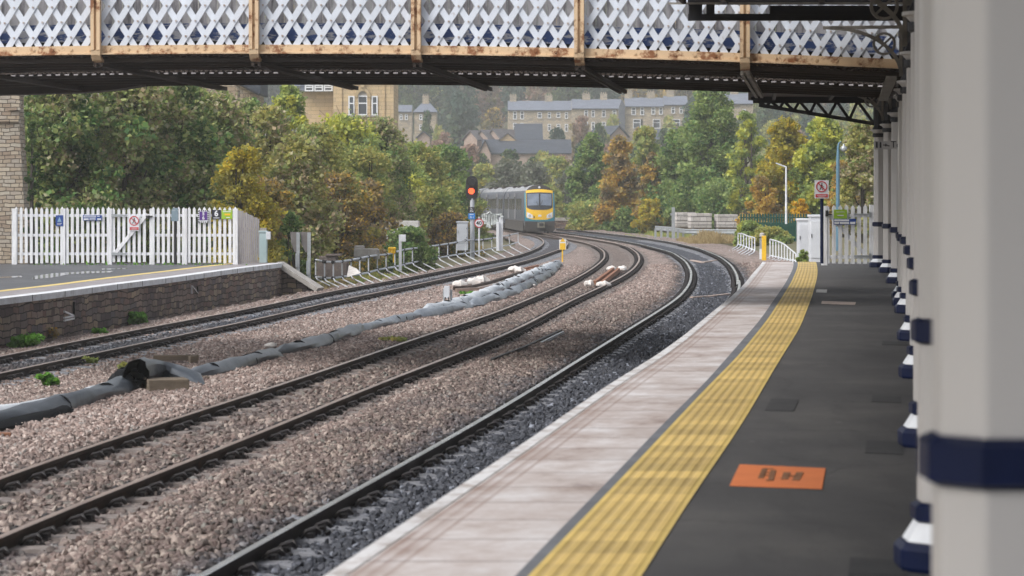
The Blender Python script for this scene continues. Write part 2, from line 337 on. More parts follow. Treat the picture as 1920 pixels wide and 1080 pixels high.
DL = [(-50,1320),(369,1080),(480,1019),(591,960.6),(702,899),(813,837),(913,780),(1016.7,718.6),(1066.7,685),(1122,652),(1178,617),(1233,584),(1275,556),(1294,531),(1297,509),(1286,489.4),(1261,472.8),(1200,457),(1150,448.5),(1085,439.4),(1029,433)]
DR = [(640,1400),(1172,720),(1225,672),(1280,625),(1330,587),(1369,554),(1382,539),(1384,519),(1372,497),(1350,480.6),(1311,465),(1255.6,452.8),(1200,444.4),(1099,433),(1043,428.5)]
BL = [(-300,731),(0,667),(111,644.7),(222,624),(333,603),(480,576),(613,546.7),(746.7,523),(880,496.7),(960,481.4),(987.8,472.8),(1008.6,464.4),(1019.7,456),(1018,449),(1007,443.3),(987,438),(955,432),(905,425)]
BR = [(-300,768),(0,697.5),(111,675),(222,653),(333,628),(480,598.5),(613,566.7),(746.7,540),(880,511.7),(960,495),(1001.7,484),(1029,474),(1049,467),(1063,460),(1066,453),(1057,446.4),(1030,439.5),(995,433),(935,425.5)]
cCL, cCR, cDL, cBL, cBR = (line_px(p) for p in (CL, CR, DL, BL, BR))
# right rail of the near track: hidden under the platform edge up close, so it follows the left rail at gauge there
def normals(C):
    t = np.gradient(C[:, :2], axis=0); t /= np.linalg.norm(t, axis=1)[:, None]; return np.c_[t[:, 1], -t[:, 0]], t
drf = np.array([TR(x, y) for x, y in DR[6:]])
nD, _ = normals(cDL); sel = cDL[:, 1] < 78
near = np.c_[cDL[sel, :2]+nD[sel]*1.505, np.zeros(sel.sum())]; near[:, 2] = plane_z(near[:, 0], near[:, 1])
cDR = smooth_curve(np.r_[near[::8], drf], .4, 3.0)
def centre(A, B):
    n = 500
    def rs(C):
        d = np.r_[0, np.cumsum(np.linalg.norm(np.diff(C, axis=0), axis=1))]; return np.c_[[np.interp(np.linspace(0, d[-1], n), d, C[:, k]) for k in range(3)]].T
    A2, B2 = rs(A), rs(B)
    # match each point of A with the closest of B
    j = [np.argmin(((B2-a)**2).sum(1)) for a in A2]
    return smooth_curve((A2+B2[j])/2, .4, 1.5)
mB, mC, mD = centre(cBL, cBR), centre(cCL, cCR), centre(cDL, cDR)
RP = [(-.070, -.159), (.070, -.159), (.070, -.148), (.012, -.130), (.010, -.052), (.036, -.040), (.036, -.006), (.026, 0), (-.026, 0), (-.036, -.006), (-.036, -.040), (-.010, -.052), (-.012, -.130), (-.070, -.148)]
def rail_part(C, parent, m_side, m_top):
    n2, _ = normals(C); N = len(C); k = len(RP)
    idx = np.unique(np.r_[np.arange(0, N, 2), N-1]); C = C[idx]; n2 = n2[idx]
    v = np.zeros((len(C), k, 3))
    for q, (a, z) in enumerate(RP): v[:, q, :2] = C[:, :2]+n2*a; v[:, q, 2] = C[:, 2]+z
    b = MB(); b.v = [Vector(x) for x in v.reshape(-1, 3)]
    for i in range(len(C)-1):
        for q in range(k):
            r = (q+1) % k; b.f.append([i*k+q, i*k+r, (i+1)*k+r, (i+1)*k+q][::-1]); b.m.append(1 if q in (6, 7, 8) else 0)
    b.f.append(list(range(k))); b.m.append(0); b.f.append([(len(C)-1)*k+q for q in range(k)][::-1]); b.m.append(0)
    return b.build('rail', [m_side, m_top], parent, smooth=False)
slp = MB(); hw = 1.25
for sgn in (0,):
    prof = [(-hw, 0), (-.98, .02), (-.5, .02), (-.3, -.025), (.3, -.025), (.5, .02), (.98, .02), (hw, 0)]
    o = len(slp.v)
    for x, z in prof: slp.v += [Vector((x, -.12, z)), Vector((x, .12, z)), Vector((x, .15, -.2)), Vector((x, -.15, -.2))]
    for i in range(len(prof)-1):
        for q in range(4):
            r = (q+1) % 4; slp.f.append([o+i*4+q, o+i*4+r, o+(i+1)*4+r, o+(i+1)*4+q]); slp.m.append(0)
    slp.f.append([0, 1, 2, 3][::-1]); slp.f.append([len(slp.v)-4+q for q in range(4)]); slp.m += [0, 0]
clp = MB()
for s in (-1, 1):    # sprung clips on both sides of a rail
    clp.tube([(s*.05, -.07, -.12), (s*.10, -.075, -.065), (s*.165, -.04, -.05), (s*.19, .0, -.085), (s*.16, .045, -.05), (s*.10, .06, -.07), (s*.055, .055, -.125)], .021, 6)
    clp.box((s*.12, 0, -.145), (.11, .13, .03))
    clp.box((s*.12, 0, -.115), (.05, .09, .05))
def arrange(data_mesh, name, parent, M4, m):
    o = bpy.data.objects.new(name, data_mesh); COL.objects.link(o); o.parent = parent; o.matrix_local = M4; return o
def track(label, CLn, CRn, Cc, y0, y1, sl_mat, side, top, dzs=-.15):
    P0 = Vector(Cc[np.argmin(abs(Cc[:, 1]-25))]); t = thing('railway_track', label, 'railway track', P0, 'railway tracks')
    rail_part(CLn, t, side, top); rail_part(CRn, t, side, top)
    d = np.r_[0, np.cumsum(np.linalg.norm(np.diff(Cc, axis=0), axis=1))]; s = np.arange(0, d[-1], .65)
    P = np.c_[[np.interp(s, d, Cc[:, k]) for k in range(3)]].T; n2, tt = normals(P)
    ok = (P[:, 1] > y0) & (P[:, 1] < y1); P, n2 = P[ok], n2[ok]
    o = slp.build('sleeper_shape', sl_mat, None); sm = o.data; bpy.data.objects.remove(o)
    o = clp.build('clip_shape', MT['clip'], None); cm = o.data; bpy.data.objects.remove(o)
    rest = MB(); crest = MB()
    for i in range(len(P)):
        a = math.atan2(n2[i, 1], n2[i, 0]); tilt = math.atan(TA)
        # real places of the two rails at this sleeper
        mats = []
        for R in (CLn, CRn):
            j = np.argmin((R[:, 0]-P[i, 0])**2+(R[:, 1]-P[i, 1])**2); mats.append(Matrix.Translation(Vector(R[j])) @ Matrix.Rotation(a, 4, 'Z'))
        Ms = Matrix.Translation(Vector(P[i])+Vector((0, 0, dzs))) @ Matrix.Rotation(a, 4, 'Z') @ Matrix.Rotation(-tilt*math.cos(a), 4, 'Y')
        iv = Matrix.Translation(-P0)
        if i < 100: arrange(sm, 'sleeper', t, iv@Ms, sl_mat)
        else: rest.add([Ms@v for v in slp.v], slp.f)
        for q, R4 in enumerate(mats):
            if i*2+q < 100: arrange(cm, 'rail_clip', t, iv@R4, None)
            elif P[i, 1] < 130: crest.add([R4@v for v in clp.v], clp.f)
    if rest.v: rest.build('sleepers', sl_mat, t)['kind'] = 'stuff'
    if crest.v: crest.build('rail_clips', MT['clip'], t)['kind'] = 'stuff'
    return t
track('left railway track beside the low stone platform wall, bluish sleepers showing', cBL, cBR, mB, 36, 175, MT['sleeperblue'], MT['rail'], MT['railtop'])
track('middle railway track with brown rusty rails bedded in pink ballast', cCL, cCR, mC, 17, 150, MT['sleeper'], MT['rail'], MT['railtop'])
track('near railway track with shiny rail head beside the platform with the yellow strip', cDL, cDR, mD, 12, 150, MT['sleeperblue'], MT['raildark'], MT['railshine'])
# ------------------------------------------------------------------ terrain
def gz(X, Y):
    X = np.asarray(X, float); Y = np.asarray(Y, float)
    base = plane_z(np.clip(X, -16, 16), np.minimum(Y, 230))-.42
    base = base+np.where(X < -11, np.clip((-X-11)*.12, 0, 2.2), 0)+np.where(X > 9, np.clip((X-9)*.06, 0, .5), 0)
    h = np.interp(Y, [230, 300, 380, 470, 500, 560, 700, 900, 1200], [0, 2, 6, 12.5, 15.5, 22, 44, 84, 110])
    return base+h+np.where(Y > 240, 1.2*np.sin(X*.03+Y*.011), 0)
def gzf(X, Y): return float(gz(X, Y))
def grid(name, xs, ys, zf, mat, keep=None, smooth=True):
    XX, YY = np.meshgrid(xs, ys); ZZ = zf(XX, YY); nx, ny = len(xs), len(ys)
    me = bpy.data.meshes.new(name); v = np.c_[XX.ravel(), YY.ravel(), ZZ.ravel()]
    i = np.arange((ny-1)*(nx-1)); r, c = i//(nx-1), i % (nx-1); a = r*nx+c
    q = np.c_[a, a+1, a+nx+1, a+nx]
    if keep is not None: q = q[keep(XX, YY).ravel()[q].all(1)]
    return raw_mesh(name, v, q, mat, smooth)
def raw_mesh(name, v, q, mat, smooth=False, parent=None):
    me = bpy.data.meshes.new(name); k = q.shape[1]
    me.vertices.add(len(v)); me.vertices.foreach_set('co', np.ascontiguousarray(v, dtype=np.float32).ravel())
    me.loops.add(q.size); me.loops.foreach_set('vertex_index', q.ravel().astype(np.int32))
    me.polygons.add(len(q)); me.polygons.foreach_set('loop_start', np.arange(0, q.size, k, dtype=np.int32))
    me.polygons.foreach_set('loop_total', np.full(len(q), k, dtype=np.int32))
    if smooth: me.polygons.foreach_set('use_smooth', [True]*len(q))
    me.materials.append(mat); me.update(calc_edges=True)
    o = bpy.data.objects.new(name, me); COL.objects.link(o)
    if parent is not None: o.parent = parent
    return o
MT['grass'] = M('rough_grass_ground', (.09, .095, .04), (.13, .11, .06), .12, .95, 0, .6, .05, c3=(.06, .075, .03), fine=6)
MT['dirt'] = M('trackside_dirt', (.17, .14, .12), (.24, .2, .17), .8, .95, 0, .8, .03, c3=(.12, .1, .08), fine=14)
xs = np.r_[np.arange(-420, -40, 12), np.arange(-40, 40, 2.0), np.arange(40, 421, 12)]; ys = np.r_[np.arange(-30, 240, 3.0), np.arange(240, 1201, 12)]
struct(grid('ground', xs, ys, gz, MT['grass']), 'rough grassy ground rising to the wooded hill')
# ballast bed
def dist_to(C, X, Y):
    C = C[::3, :2]; out = np.empty(X.size); xf, yf = X.ravel(), Y.ravel()
    for s in range(0, X.size, 20000):
        d = (xf[s:s+20000, None]-C[None, :, 0])**2+(yf[s:s+20000, None]-C[None, :, 1])**2; out[s:s+20000] = np.sqrt(d.min(1))
    return out.reshape(X.shape)
def vn(X, Y, s, seed):   # cheap smooth value noise
    r = np.random.default_rng(seed).random((64, 64)); x, y = X/s, Y/s; xi, yi = np.floor(x).astype(int), np.floor(y).astype(int); fx, fy = x-xi, y-yi
    fx = fx*fx*(3-2*fx); fy = fy*fy*(3-2*fy); g = lambda i, j: r[i % 64, j % 64]
    return (g(xi, yi)*(1-fx)+g(xi+1, yi)*fx)*(1-fy)+(g(xi, yi+1)*(1-fx)+g(xi+1, yi+1)*fx)*fy
gx = np.arange(-15, 15.01, .22); gy = np.r_[np.arange(8, 80, .3), np.arange(80, 232, .8)]
GX, GY = np.meshgrid(gx, gy); dB, dC, dD = dist_to(mB, GX, GY), dist_to(mC, GX, GY), dist_to(mD, GX, GY)
dm = np.minimum(np.minimum(dB, dC), dD); t = np.clip((dm-1.05)/.45, 0, 1); t = t*t*(3-2*t)
low = np.where(dB <= dm, -.158, np.where(dD <= dm, -.158, -.162))
BZ = plane_z(GX, GY)+low+t*(np.where(np.minimum(dC, dD) <= dm, .07, -.02))+(vn(GX, GY, .9, 1)-.5)*.05*(.3+t)+(vn(GX, GY, .35, 2)-.5)*.022
nC, _ = normals(mC); nB, _ = normals(mB)
leftB = np.interp(GY, mB[np.argsort(mB[:, 1]), 1], mB[np.argsort(mB[:, 1]), 0]); rightD = np.interp(GY, mD[np.argsort(mD[:, 1]), 1], mD[np.argsort(mD[:, 1]), 0])
KEEP = (GX > leftB-2.6) & (GX < rightD+np.where(GY < 70, 1.35, 3.4)) | (dm < 2.2)
sdD = GX-rightD
tint = np.full(GX.shape, .12)+.25*(vn(GX, GY, 2.2, 5)-.3)
tint = np.where(dC < 1.25, .42+.14*vn(GX, GY, 1.5, 6), tint)
near_cd = np.clip((GX-np.interp(GY, mC[np.argsort(mC[:, 1]), 1], mC[np.argsort(mC[:, 1]), 0])-1)/.6, 0, 1)*np.clip((74-GY)/16, 0, 1)
tint = np.maximum(tint, near_cd*(.42+.2*vn(GX, GY, 1.8, 8)))
tint = np.where((dB < .72), .74+.2*vn(GX, GY, 1.2, 9), tint)
tint = np.where((dD < 1.05)|((sdD > 0)&(GY < 70)), .93, np.where(dD < 1.35, np.maximum(tint, .7), tint))
tint = np.clip(tint+.16*np.exp(-((dC-.95)/.25)**2)+.12*np.exp(-((dB-1.0)/.3)**2)+.14*(vn(GX, GY, .8, 41)-.5), 0, 1)
def ballast_colour(N, L, tsrc, rsrc):
    stops_a = ramp(N, [(.0, (.27, .19, .165)), (.18, (.15, .105, .09)), (.4, (.35, .27, .24)), (.55, (.105, .078, .068)), (.72, (.26, .205, .185)), (.9, (.46, .38, .345)), (1, (.22, .21, .2))], 'LINEAR')
    stops_b = ramp(N, [(.0, (.10, .071, .062)), (.3, (.16, .115, .103)), (.5, (.05, .04, .035)), (.75, (.2, .155, .135)), (.92, (.33, .27, .235)), (1, (.12, .12, .105))], 'LINEAR')
    stops_c = ramp(N, [(.0, (.03, .034, .046)), (.4, (.05, .055, .07)), (.7, (.022, .025, .034)), (.93, (.075, .08, .1)), (1, (.22, .24, .29))], 'LINEAR')
    for s in (stops_a, stops_b, stops_c): L.new(rsrc, s.inputs[0])
    m1 = N.new('ShaderNodeMapRange'); L.new(tsrc, m1.inputs[0]); m1.inputs[1].default_value = .1; m1.inputs[2].default_value = .5
    m2 = N.new('ShaderNodeMapRange'); L.new(tsrc, m2.inputs[0]); m2.inputs[1].default_value = .52; m2.inputs[2].default_value = .9
    return mixc(N, L, m2.outputs[0], mixc(N, L, m1.outputs[0], stops_a.outputs[0], stops_b.outputs[0]), stops_c.outputs[0])
def M_ballast(name, inst):
    m, nt, N, L = newmat(name); a = N.new('ShaderNodeAttribute'); a.attribute_name = 'tint'; tc = N.new('ShaderNodeTexCoord')
    if inst:
        a.attribute_type = 'INSTANCER'; oi = N.new('ShaderNodeObjectInfo')
        c = ballast_colour(N, L, a.outputs['Fac'], oi.outputs['Random']); n = noise(N, L, tc.outputs['Object'], 2.5, 3)
        c = mixc(N, L, .35, c, n.outputs[0], 'SOFT_LIGHT'); finish(N, L, c, .72, 0, n.outputs[0], .2, .01)
    else:
        v = N.new('ShaderNodeTexVoronoi'); v.inputs['Scale'].default_value = 17; L.new(tc.outputs['Object'], v.inputs['Vector'])
        sp = N.new('ShaderNodeSeparateColor'); L.new(v.outputs['Color'], sp.inputs[0])
        c = ballast_colour(N, L, a.outputs['Fac'], sp.outputs[0])
        d = ramp(N, [(.0, (1, 1, 1)), (.75, (0, 0, 0))]); L.new(v.outputs['Distance'], d.inputs[0])
        finish(N, L, c, .85, 0, d.outputs[0], .9, .05)
    return m
MT['ballast'] = M_ballast('ballast_bed', False); MT['stones'] = M_ballast('ballast_stones', True)
i = np.arange((len(gy)-1)*(len(gx)-1)); r_, c_ = i//(len(gx)-1), i % (len(gx)-1); a_ = r_*len(gx)+c_
q = np.c_[a_, a_+1, a_+len(gx)+1, a_+len(gx)]; q = q[KEEP.ravel()[q].all(1)]
bal = raw_mesh('ballast', np.c_[GX.ravel(), GY.ravel(), BZ.ravel()], q, MT['ballast'], True)
bal['kind'] = 'stuff'; bal['label'] = 'crushed pink and grey stone ballast under and between the tracks'; bal['category'] = 'ballast'
at = bal.data.attributes.new('tint', 'FLOAT', 'POINT'); at.data.foreach_set('value', tint.ravel().astype(np.float32))
dens = np.interp(GY, [8, 30, 45, 70, 95, 96], [330, 320, 260, 150, 60, 0]); dens = dens*np.where(dB < 1.35, .22, np.where((dC < 1.25), .18+.5*(vn(GX, GY, 2.5, 31) > .55), np.where(dD < 1.2, .42, 1))); at = bal.data.attributes.new('dens', 'FLOAT', 'POINT'); at.data.foreach_set('value', dens.ravel().astype(np.float32))
def stones_group():
    g = bpy.data.node_groups.new('ballast_stones', 'GeometryNodeTree')
    g.interface.new_socket('Geometry', in_out='INPUT', socket_type='NodeSocketGeometry'); g.interface.new_socket('Geometry', in_out='OUTPUT', socket_type='NodeSocketGeometry')
    N, L = g.nodes, g.links; gi, go = N.new('NodeGroupInput'), N.new('NodeGroupOutput')
    dp = N.new('GeometryNodeDistributePointsOnFaces'); L.new(gi.outputs[0], dp.inputs['Mesh'])
    na = N.new('GeometryNodeInputNamedAttribute'); na.data_type = 'FLOAT'; na.inputs[0].default_value = 'dens'; L.new(na.outputs[0], dp.inputs['Density'])
    insts = N.new('GeometryNodeGeometryToInstance')
    for k in range(5):
        ico = N.new('GeometryNodeMeshIcoSphere'); ico.inputs['Radius'].default_value = .5; ico.inputs['Subdivisions'].default_value = 2 if k < 2 else 1
        sp = N.new('GeometryNodeSetPosition'); L.new(ico.outputs[0], sp.inputs[0])
        nt_ = N.new('ShaderNodeTexNoise'); nt_.noise_dimensions = '4D'; nt_.inputs['W'].default_value = k*7.3; nt_.inputs['Scale'].default_value = 1.7; nt_.inputs['Detail'].default_value = 2
        sb = N.new('ShaderNodeVectorMath'); sb.operation = 'SUBTRACT'; L.new(nt_.outputs['Color'], sb.inputs[0]); sb.inputs[1].default_value = (.5, .5, .5)
        ml = N.new('ShaderNodeVectorMath'); ml.operation = 'MULTIPLY'; L.new(sb.outputs[0], ml.inputs[0]); ml.inputs[1].default_value = (1.1, 1.1, .9)
        L.new(ml.outputs[0], sp.inputs['Offset'])
        L.new(sp.outputs[0], insts.inputs[0])
    ip = N.new('GeometryNodeInstanceOnPoints'); L.new(dp.outputs['Points'], ip.inputs['Points']); 
    sm = N.new('GeometryNodeSetMaterial'); sm.inputs['Material'].default_value = MT['stones']; L.new(insts.outputs[0], sm.inputs[0]); L.new(sm.outputs[0], ip.inputs['Instance'])
    ip.inputs['Pick Instance'].default_value = True
    rv = N.new('FunctionNodeRandomValue'); rv.data_type = 'FLOAT_VECTOR'; rv.inputs[0].default_value = (0, 0, 0); rv.inputs[1].default_value = (6.28, 6.28, 6.28)
    try: L.new(rv.outputs[0], ip.inputs['Rotation'])
    except Exception: pass
    rs = N.new('FunctionNodeRandomValue'); rs.data_type = 'FLOAT_VECTOR'; rs.inputs[0].default_value = (.048, .042, .032); rs.inputs[1].default_value = (.105, .092, .07); rs.inputs['Seed'].default_value = 3
    L.new(rs.outputs[0], ip.inputs['Scale'])
    jn = N.new('GeometryNodeJoinGeometry'); L.new(gi.outputs[0], jn.inputs[0]); L.new(ip.outputs[0], jn.inputs[0]); L.new(jn.outputs[0], go.inputs[0])
    return g
md = bal.modifiers.new('Stones', 'NODES'); md.node_group = stones_group()
# ------------------------------------------------------------------ near (right) platform
def plat_line(P, z=0.0):
    Q = np.array([PL(x, y, z) for x, y in P]); o = np.argsort(Q[:, 1]); Q = Q[o]
    k = min(4, len(Q)-1); s = (Q[k, 0]-Q[0, 0])/(Q[k, 1]-Q[0, 1]); Q = np.r_[[[Q[0, 0]-s*(Q[0, 1]+8), -8, z]], Q]
    Y = np.arange(-8, 67.8, .6); X = np.interp(Y, Q[:, 1], Q[:, 0]); kk = np.exp(-.5*(np.arange(-6, 7)/2.5)**2); kk /= kk.sum()
    Xp = np.convolve(np.r_[2*X[0]-X[6:0:-1], X, 2*X[-1]-X[-2:-8:-1]], kk, 'valid'); return Y, Xp
eY, eX = plat_line([(613,1080),(960,849),(1145,720),(1233,667),(1289,625.6),(1319,600),(1367,561),(1394,536),(1414,511),(1431,491.7)])
_, gX_ = plat_line([(967,1080),(1057,983),(1147,897),(1227,810),(1320,720),(1425,600),(1452,561),(1473,530.6),(1486,505.6),(1489,491.7)])
_, yl = plat_line([(992,1080),(1093,973),(1173,890),(1260,797),(1332,720),(1380,673),(1439,600),(1464,561),(1483,530.6),(1494,505.6),(1497,491.7)])
_, yr = plat_line([(1205,1080),(1247,1010),(1293,937),(1360,843),(1400,782),(1450,695),(1500,615),(1522,558),(1532,522),(1533,508),(1531,491.7)])
ul = np.r_[0, np.cumsum(np.hypot(np.diff(eX), np.diff(eY)))]
def M_slabs():
    m, nt, N, L = newmat('edge_slabs'); tc = N.new('ShaderNodeTexCoord')
    b = N.new('ShaderNodeTexBrick'); L.new(tc.outputs['UV'], b.inputs['Vector']); b.inputs['Scale'].default_value = 1; b.inputs['Brick Width'].default_value = .76; b.inputs['Row Height'].default_value = 3
    b.inputs['Mortar Size'].default_value = .012; b.inputs['Color1'].default_value = (0, 0, 0, 1); b.inputs['Color2'].default_value = (1, 1, 1, 1); b.offset = 0
    r = ramp(N, [(0, (.28, .24, .225)), (.3, (.4, .36, .35)), (.55, (.48, .45, .45)), (.8, (.33, .28, .265)), (1, (.58, .57, .58))]); L.new(b.outputs['Color'], r.inputs[0])
    mp = mapping(N, L, tc.outputs['UV'], (.8, .9, 1)); n = noise(N, L, mp.outputs[0], 1.5, 7, .72)
    rr = ramp(N, [(.34, (.19, .13, .11)), (.42, (.38, .31, .285)), (.52, (.5, .45, .44)), (.66, (.68, .67, .69))]); L.new(n.outputs[0], rr.inputs[0])
    c = mixc(N, L, .68, r.outputs[0], rr.outputs[0])
    sx = N.new('ShaderNodeSeparateXYZ'); L.new(tc.outputs['UV'], sx.inputs[0]); nw = noise(N, L, tc.outputs['UV'], 3, 3)
    g = ramp(N, [(.0, (0, 0, 0)), (.115, (0, 0, 0)), (.125, (1, 1, 1)), (.15, (1, 1, 1)), (.165, (.25, .25, .25)), (.2, (.2, .2, .2)), (.21, (1, 1, 1)), (.235, (.6, .6, .6)), (.29, (.0, .0, .0)), (.3, (.8, .8, .8)), (.32, (.8, .8, .8)), (.335, (0, 0, 0))]); L.new(sx.outputs[1], g.inputs[0])
    f = mth(N, L, 'MULTIPLY', g.outputs[0], mth(N, L, 'ADD', mth(N, L, 'MULTIPLY', nw.outputs[0], .9), .15))
    c = mixc(N, L, f, c, (.21, .125, .095)); c = mixc(N, L, b.outputs['Fac'], c, (.16, .12, .11))
    fine = noise(N, L, tc.outputs['UV'], 60, 3)
    finish(N, L, c, .62, 0, fine.outputs[0], .3, .003); return m
MT['slabs'] = M_slabs()
def M_tactile():
    m, nt, N, L = newmat('tactile_paving'); tc = N.new('ShaderNodeTexCoord'); sx = N.new('ShaderNodeSeparateXYZ'); L.new(tc.outputs['UV'], sx.inputs[0])
    w = mth(N, L, 'SINE', mth(N, L, 'MULTIPLY', sx.outputs[1], 2*math.pi*7.0)); h = N.new('ShaderNodeMapRange'); L.new(w, h.inputs[0]); h.inputs[1].default_value = -.6; h.inputs[2].default_value = .3
    n = noise(N, L, tc.outputs['UV'], 1.5, 6, .7); n2 = noise(N, L, tc.outputs['UV'], 14, 3)
    r = ramp(N, [(.3, (.48, .34, .12)), (.6, (.6, .43, .14)), (.8, (.5, .4, .2))]); L.new(n.outputs[0], r.inputs[0])
    c = mixc(N, L, mth(N, L, 'MULTIPLY', mth(N, L, 'SUBTRACT', 1, h.outputs[0]), mth(N, L, 'MULTIPLY', n2.outputs[0], .75)), r.outputs[0], (.27, .19, .085))
    b = N.new('ShaderNodeTexBrick'); L.new(tc.outputs['UV'], b.inputs['Vector']); b.inputs['Scale'].default_value = 1; b.inputs['Brick Width'].default_value = .4; b.inputs['Row Height'].default_value = 5; b.offset = 0; b.inputs['Mortar Size'].default_value = .005
    b.inputs['Color1'].default_value = (.72, .72, .72, 1); b.inputs['Color2'].default_value = (1.12, 1.12, 1.12, 1); b.inputs['Mortar'].default_value = (1, 1, 1, 1); c = mixc(N, L, 1.0, c, b.outputs['Color'], 'MULTIPLY')
    c = mixc(N, L, mth(N, L, 'MULTIPLY', b.outputs['Fac'], .8), c, (.14, .1, .06))
    # paint is brighter at the side rims of the strip
    e = ramp(N, [(0, (1, 1, 1)), (.05, (1, 1, 1)), (.09, (0, 0, 0)), (.91, (0, 0, 0)), (.95, (1, 1, 1)), (1, (1, 1, 1))]); L.new(sx.outputs[1], e.inputs[0])
    c = mixc(N, L, mth(N, L, 'MULTIPLY', e.outputs[0], .4), c, (.6, .45, .12))
    finish(N, L, c, .65, 0, h.outputs[0], .6, .008); return m
MT['tactile'] = M_tactile()
plat = thing('platform', 'near station platform curving away under the canopy, pale edge slabs and dark asphalt', 'platform', (0, 20, 0), kind='structure')
v3 = lambda X, z=0.0: [(x, y, z) for x, y in zip(X, eY)]
b = MB(); b.strip(v3(eX), v3(gX_), uv=(ul, 0, 1)); 
b.build('edge_slabs', MT['slabs'], plat)
b = MB(); b.strip(v3(gX_, .0), v3(yl, .0)); b.build('joint_strip', M('grey_joint_mortar', (.14, .15, .17), (.1, .105, .12), 2, .8), plat)
# tactile strip: v coordinate runs 0..1 across
b = MB(); b.strip(v3(yl, .006), v3(yr, .006), uv=(ul, 0, 1)); b.strip(v3(yl, 0), v3(yl, .006)); b.build('tactile_strip', MT['tactile'], plat)
b = MB(); b.strip(v3(yr), [(x, y, 0) for x, y in zip(np.maximum(yr+1, 22+0*yr), eY)]); b.build('asphalt_surface', MT['asphalt'], plat)
b = MB(); b.strip(v3(eX-.012, .004), v3(eX+.085, .004)); b.strip(v3(eX-.012, -.10), v3(eX-.012, .004)); b.strip(v3(eX-.01, -.1), v3(eX+.2, -.1)[::1]); b.build('white_edge_line', M_peel('worn_white_line', (.68, .68, .7), (.42, .37, .35), 3, .47, .62), plat)
b = MB(); b.strip(v3(eX+.12, -1.7), v3(eX+.12, -.1)); b.add([(eX[-1]+.1, 67.7, -1.7), (22, 67.7, -1.7), (22, 67.7, -.002), (eX[-1]+.1, 67.7, -.002)], [(0, 1, 2, 3)]); b.build('face_wall', MT['rubble'], plat)
def flat(P, z, name, mat, parent=None, th=.003):
    Q = [PL(x, y, 0) for x, y in P]; b = MB(); b.prism([(q.x, q.y, z) for q in Q], (0, 0, th)); return b.build(name, mat, parent)
mat_o = thing('floor_mat', 'orange rectangular floor marking with dark print on the near platform asphalt', 'floor sign', PL(1460, 895))
flat([(1387,872),(1548,879.5),(1541,918),(1368,912)], .003, 'mat', MT['orange'], mat_o)
mk = M('faded_print', (.16, .07, .03), (.2, .09, .04), 6, .8); b = MB()
def pq(px, py, z=.008): q = PL(px, py); return Vector((q.x, q.y, z))
for x0, y0, x1, y1 in [(1426,899,1434,881),(1432,881,1450,881.5),(1430,888,1446,888.6),(1445,903,1450,884),(1426,893,1444,893.6),(1436,903,1446,903)]: b.beam(pq(x0, y0), pq(x1, y1), .035, .004)
for x0, y0, x1, y1 in [(1471,901,1476,888),(1474,895,1496,895),(1492,903,1500,888)]: b.beam(pq(x0, y0), pq(x1, y1), .045, .004)
b.build('print', mk, mat_o)
tag(flat([(1531,543),(1551,543.5),(1550,549),(1530,548.5)], .004, 'floor_plate', MT['concretelight']), 'small pale square plate set in the dark platform asphalt', 'floor plate')
tag(flat([(1541,565),(1605,567),(1603,572),(1540,570)], .004, 'floor_strip', M('pinkish_strip', (.5, .4, .35), None, 4, .8)), 'long pinkish pale strip laid across the dark platform asphalt', 'floor strip')
pm = M('dark_repair_asphalt', (.032, .032, .034), (.027, .027, .03), 3, .8, 0, .6, .004, fine=160)
for k, P in enumerate([[(1446,748),(1498,750),(1488,772),(1434,770)],[(1655,640),(1700,641),(1702,648),(1654,647)],[(1625,826),(1692,830),(1694,853),(1622,850)],[(1594,1046),(1700,1052),(1702,1080),(1590,1080)],[(1636,742),(1690,744),(1690,756),(1634,754)]]):
    struct(flat(P, .0025, 'asphalt_patch', pm, None, .002), 'dark repair patch in the asphalt')
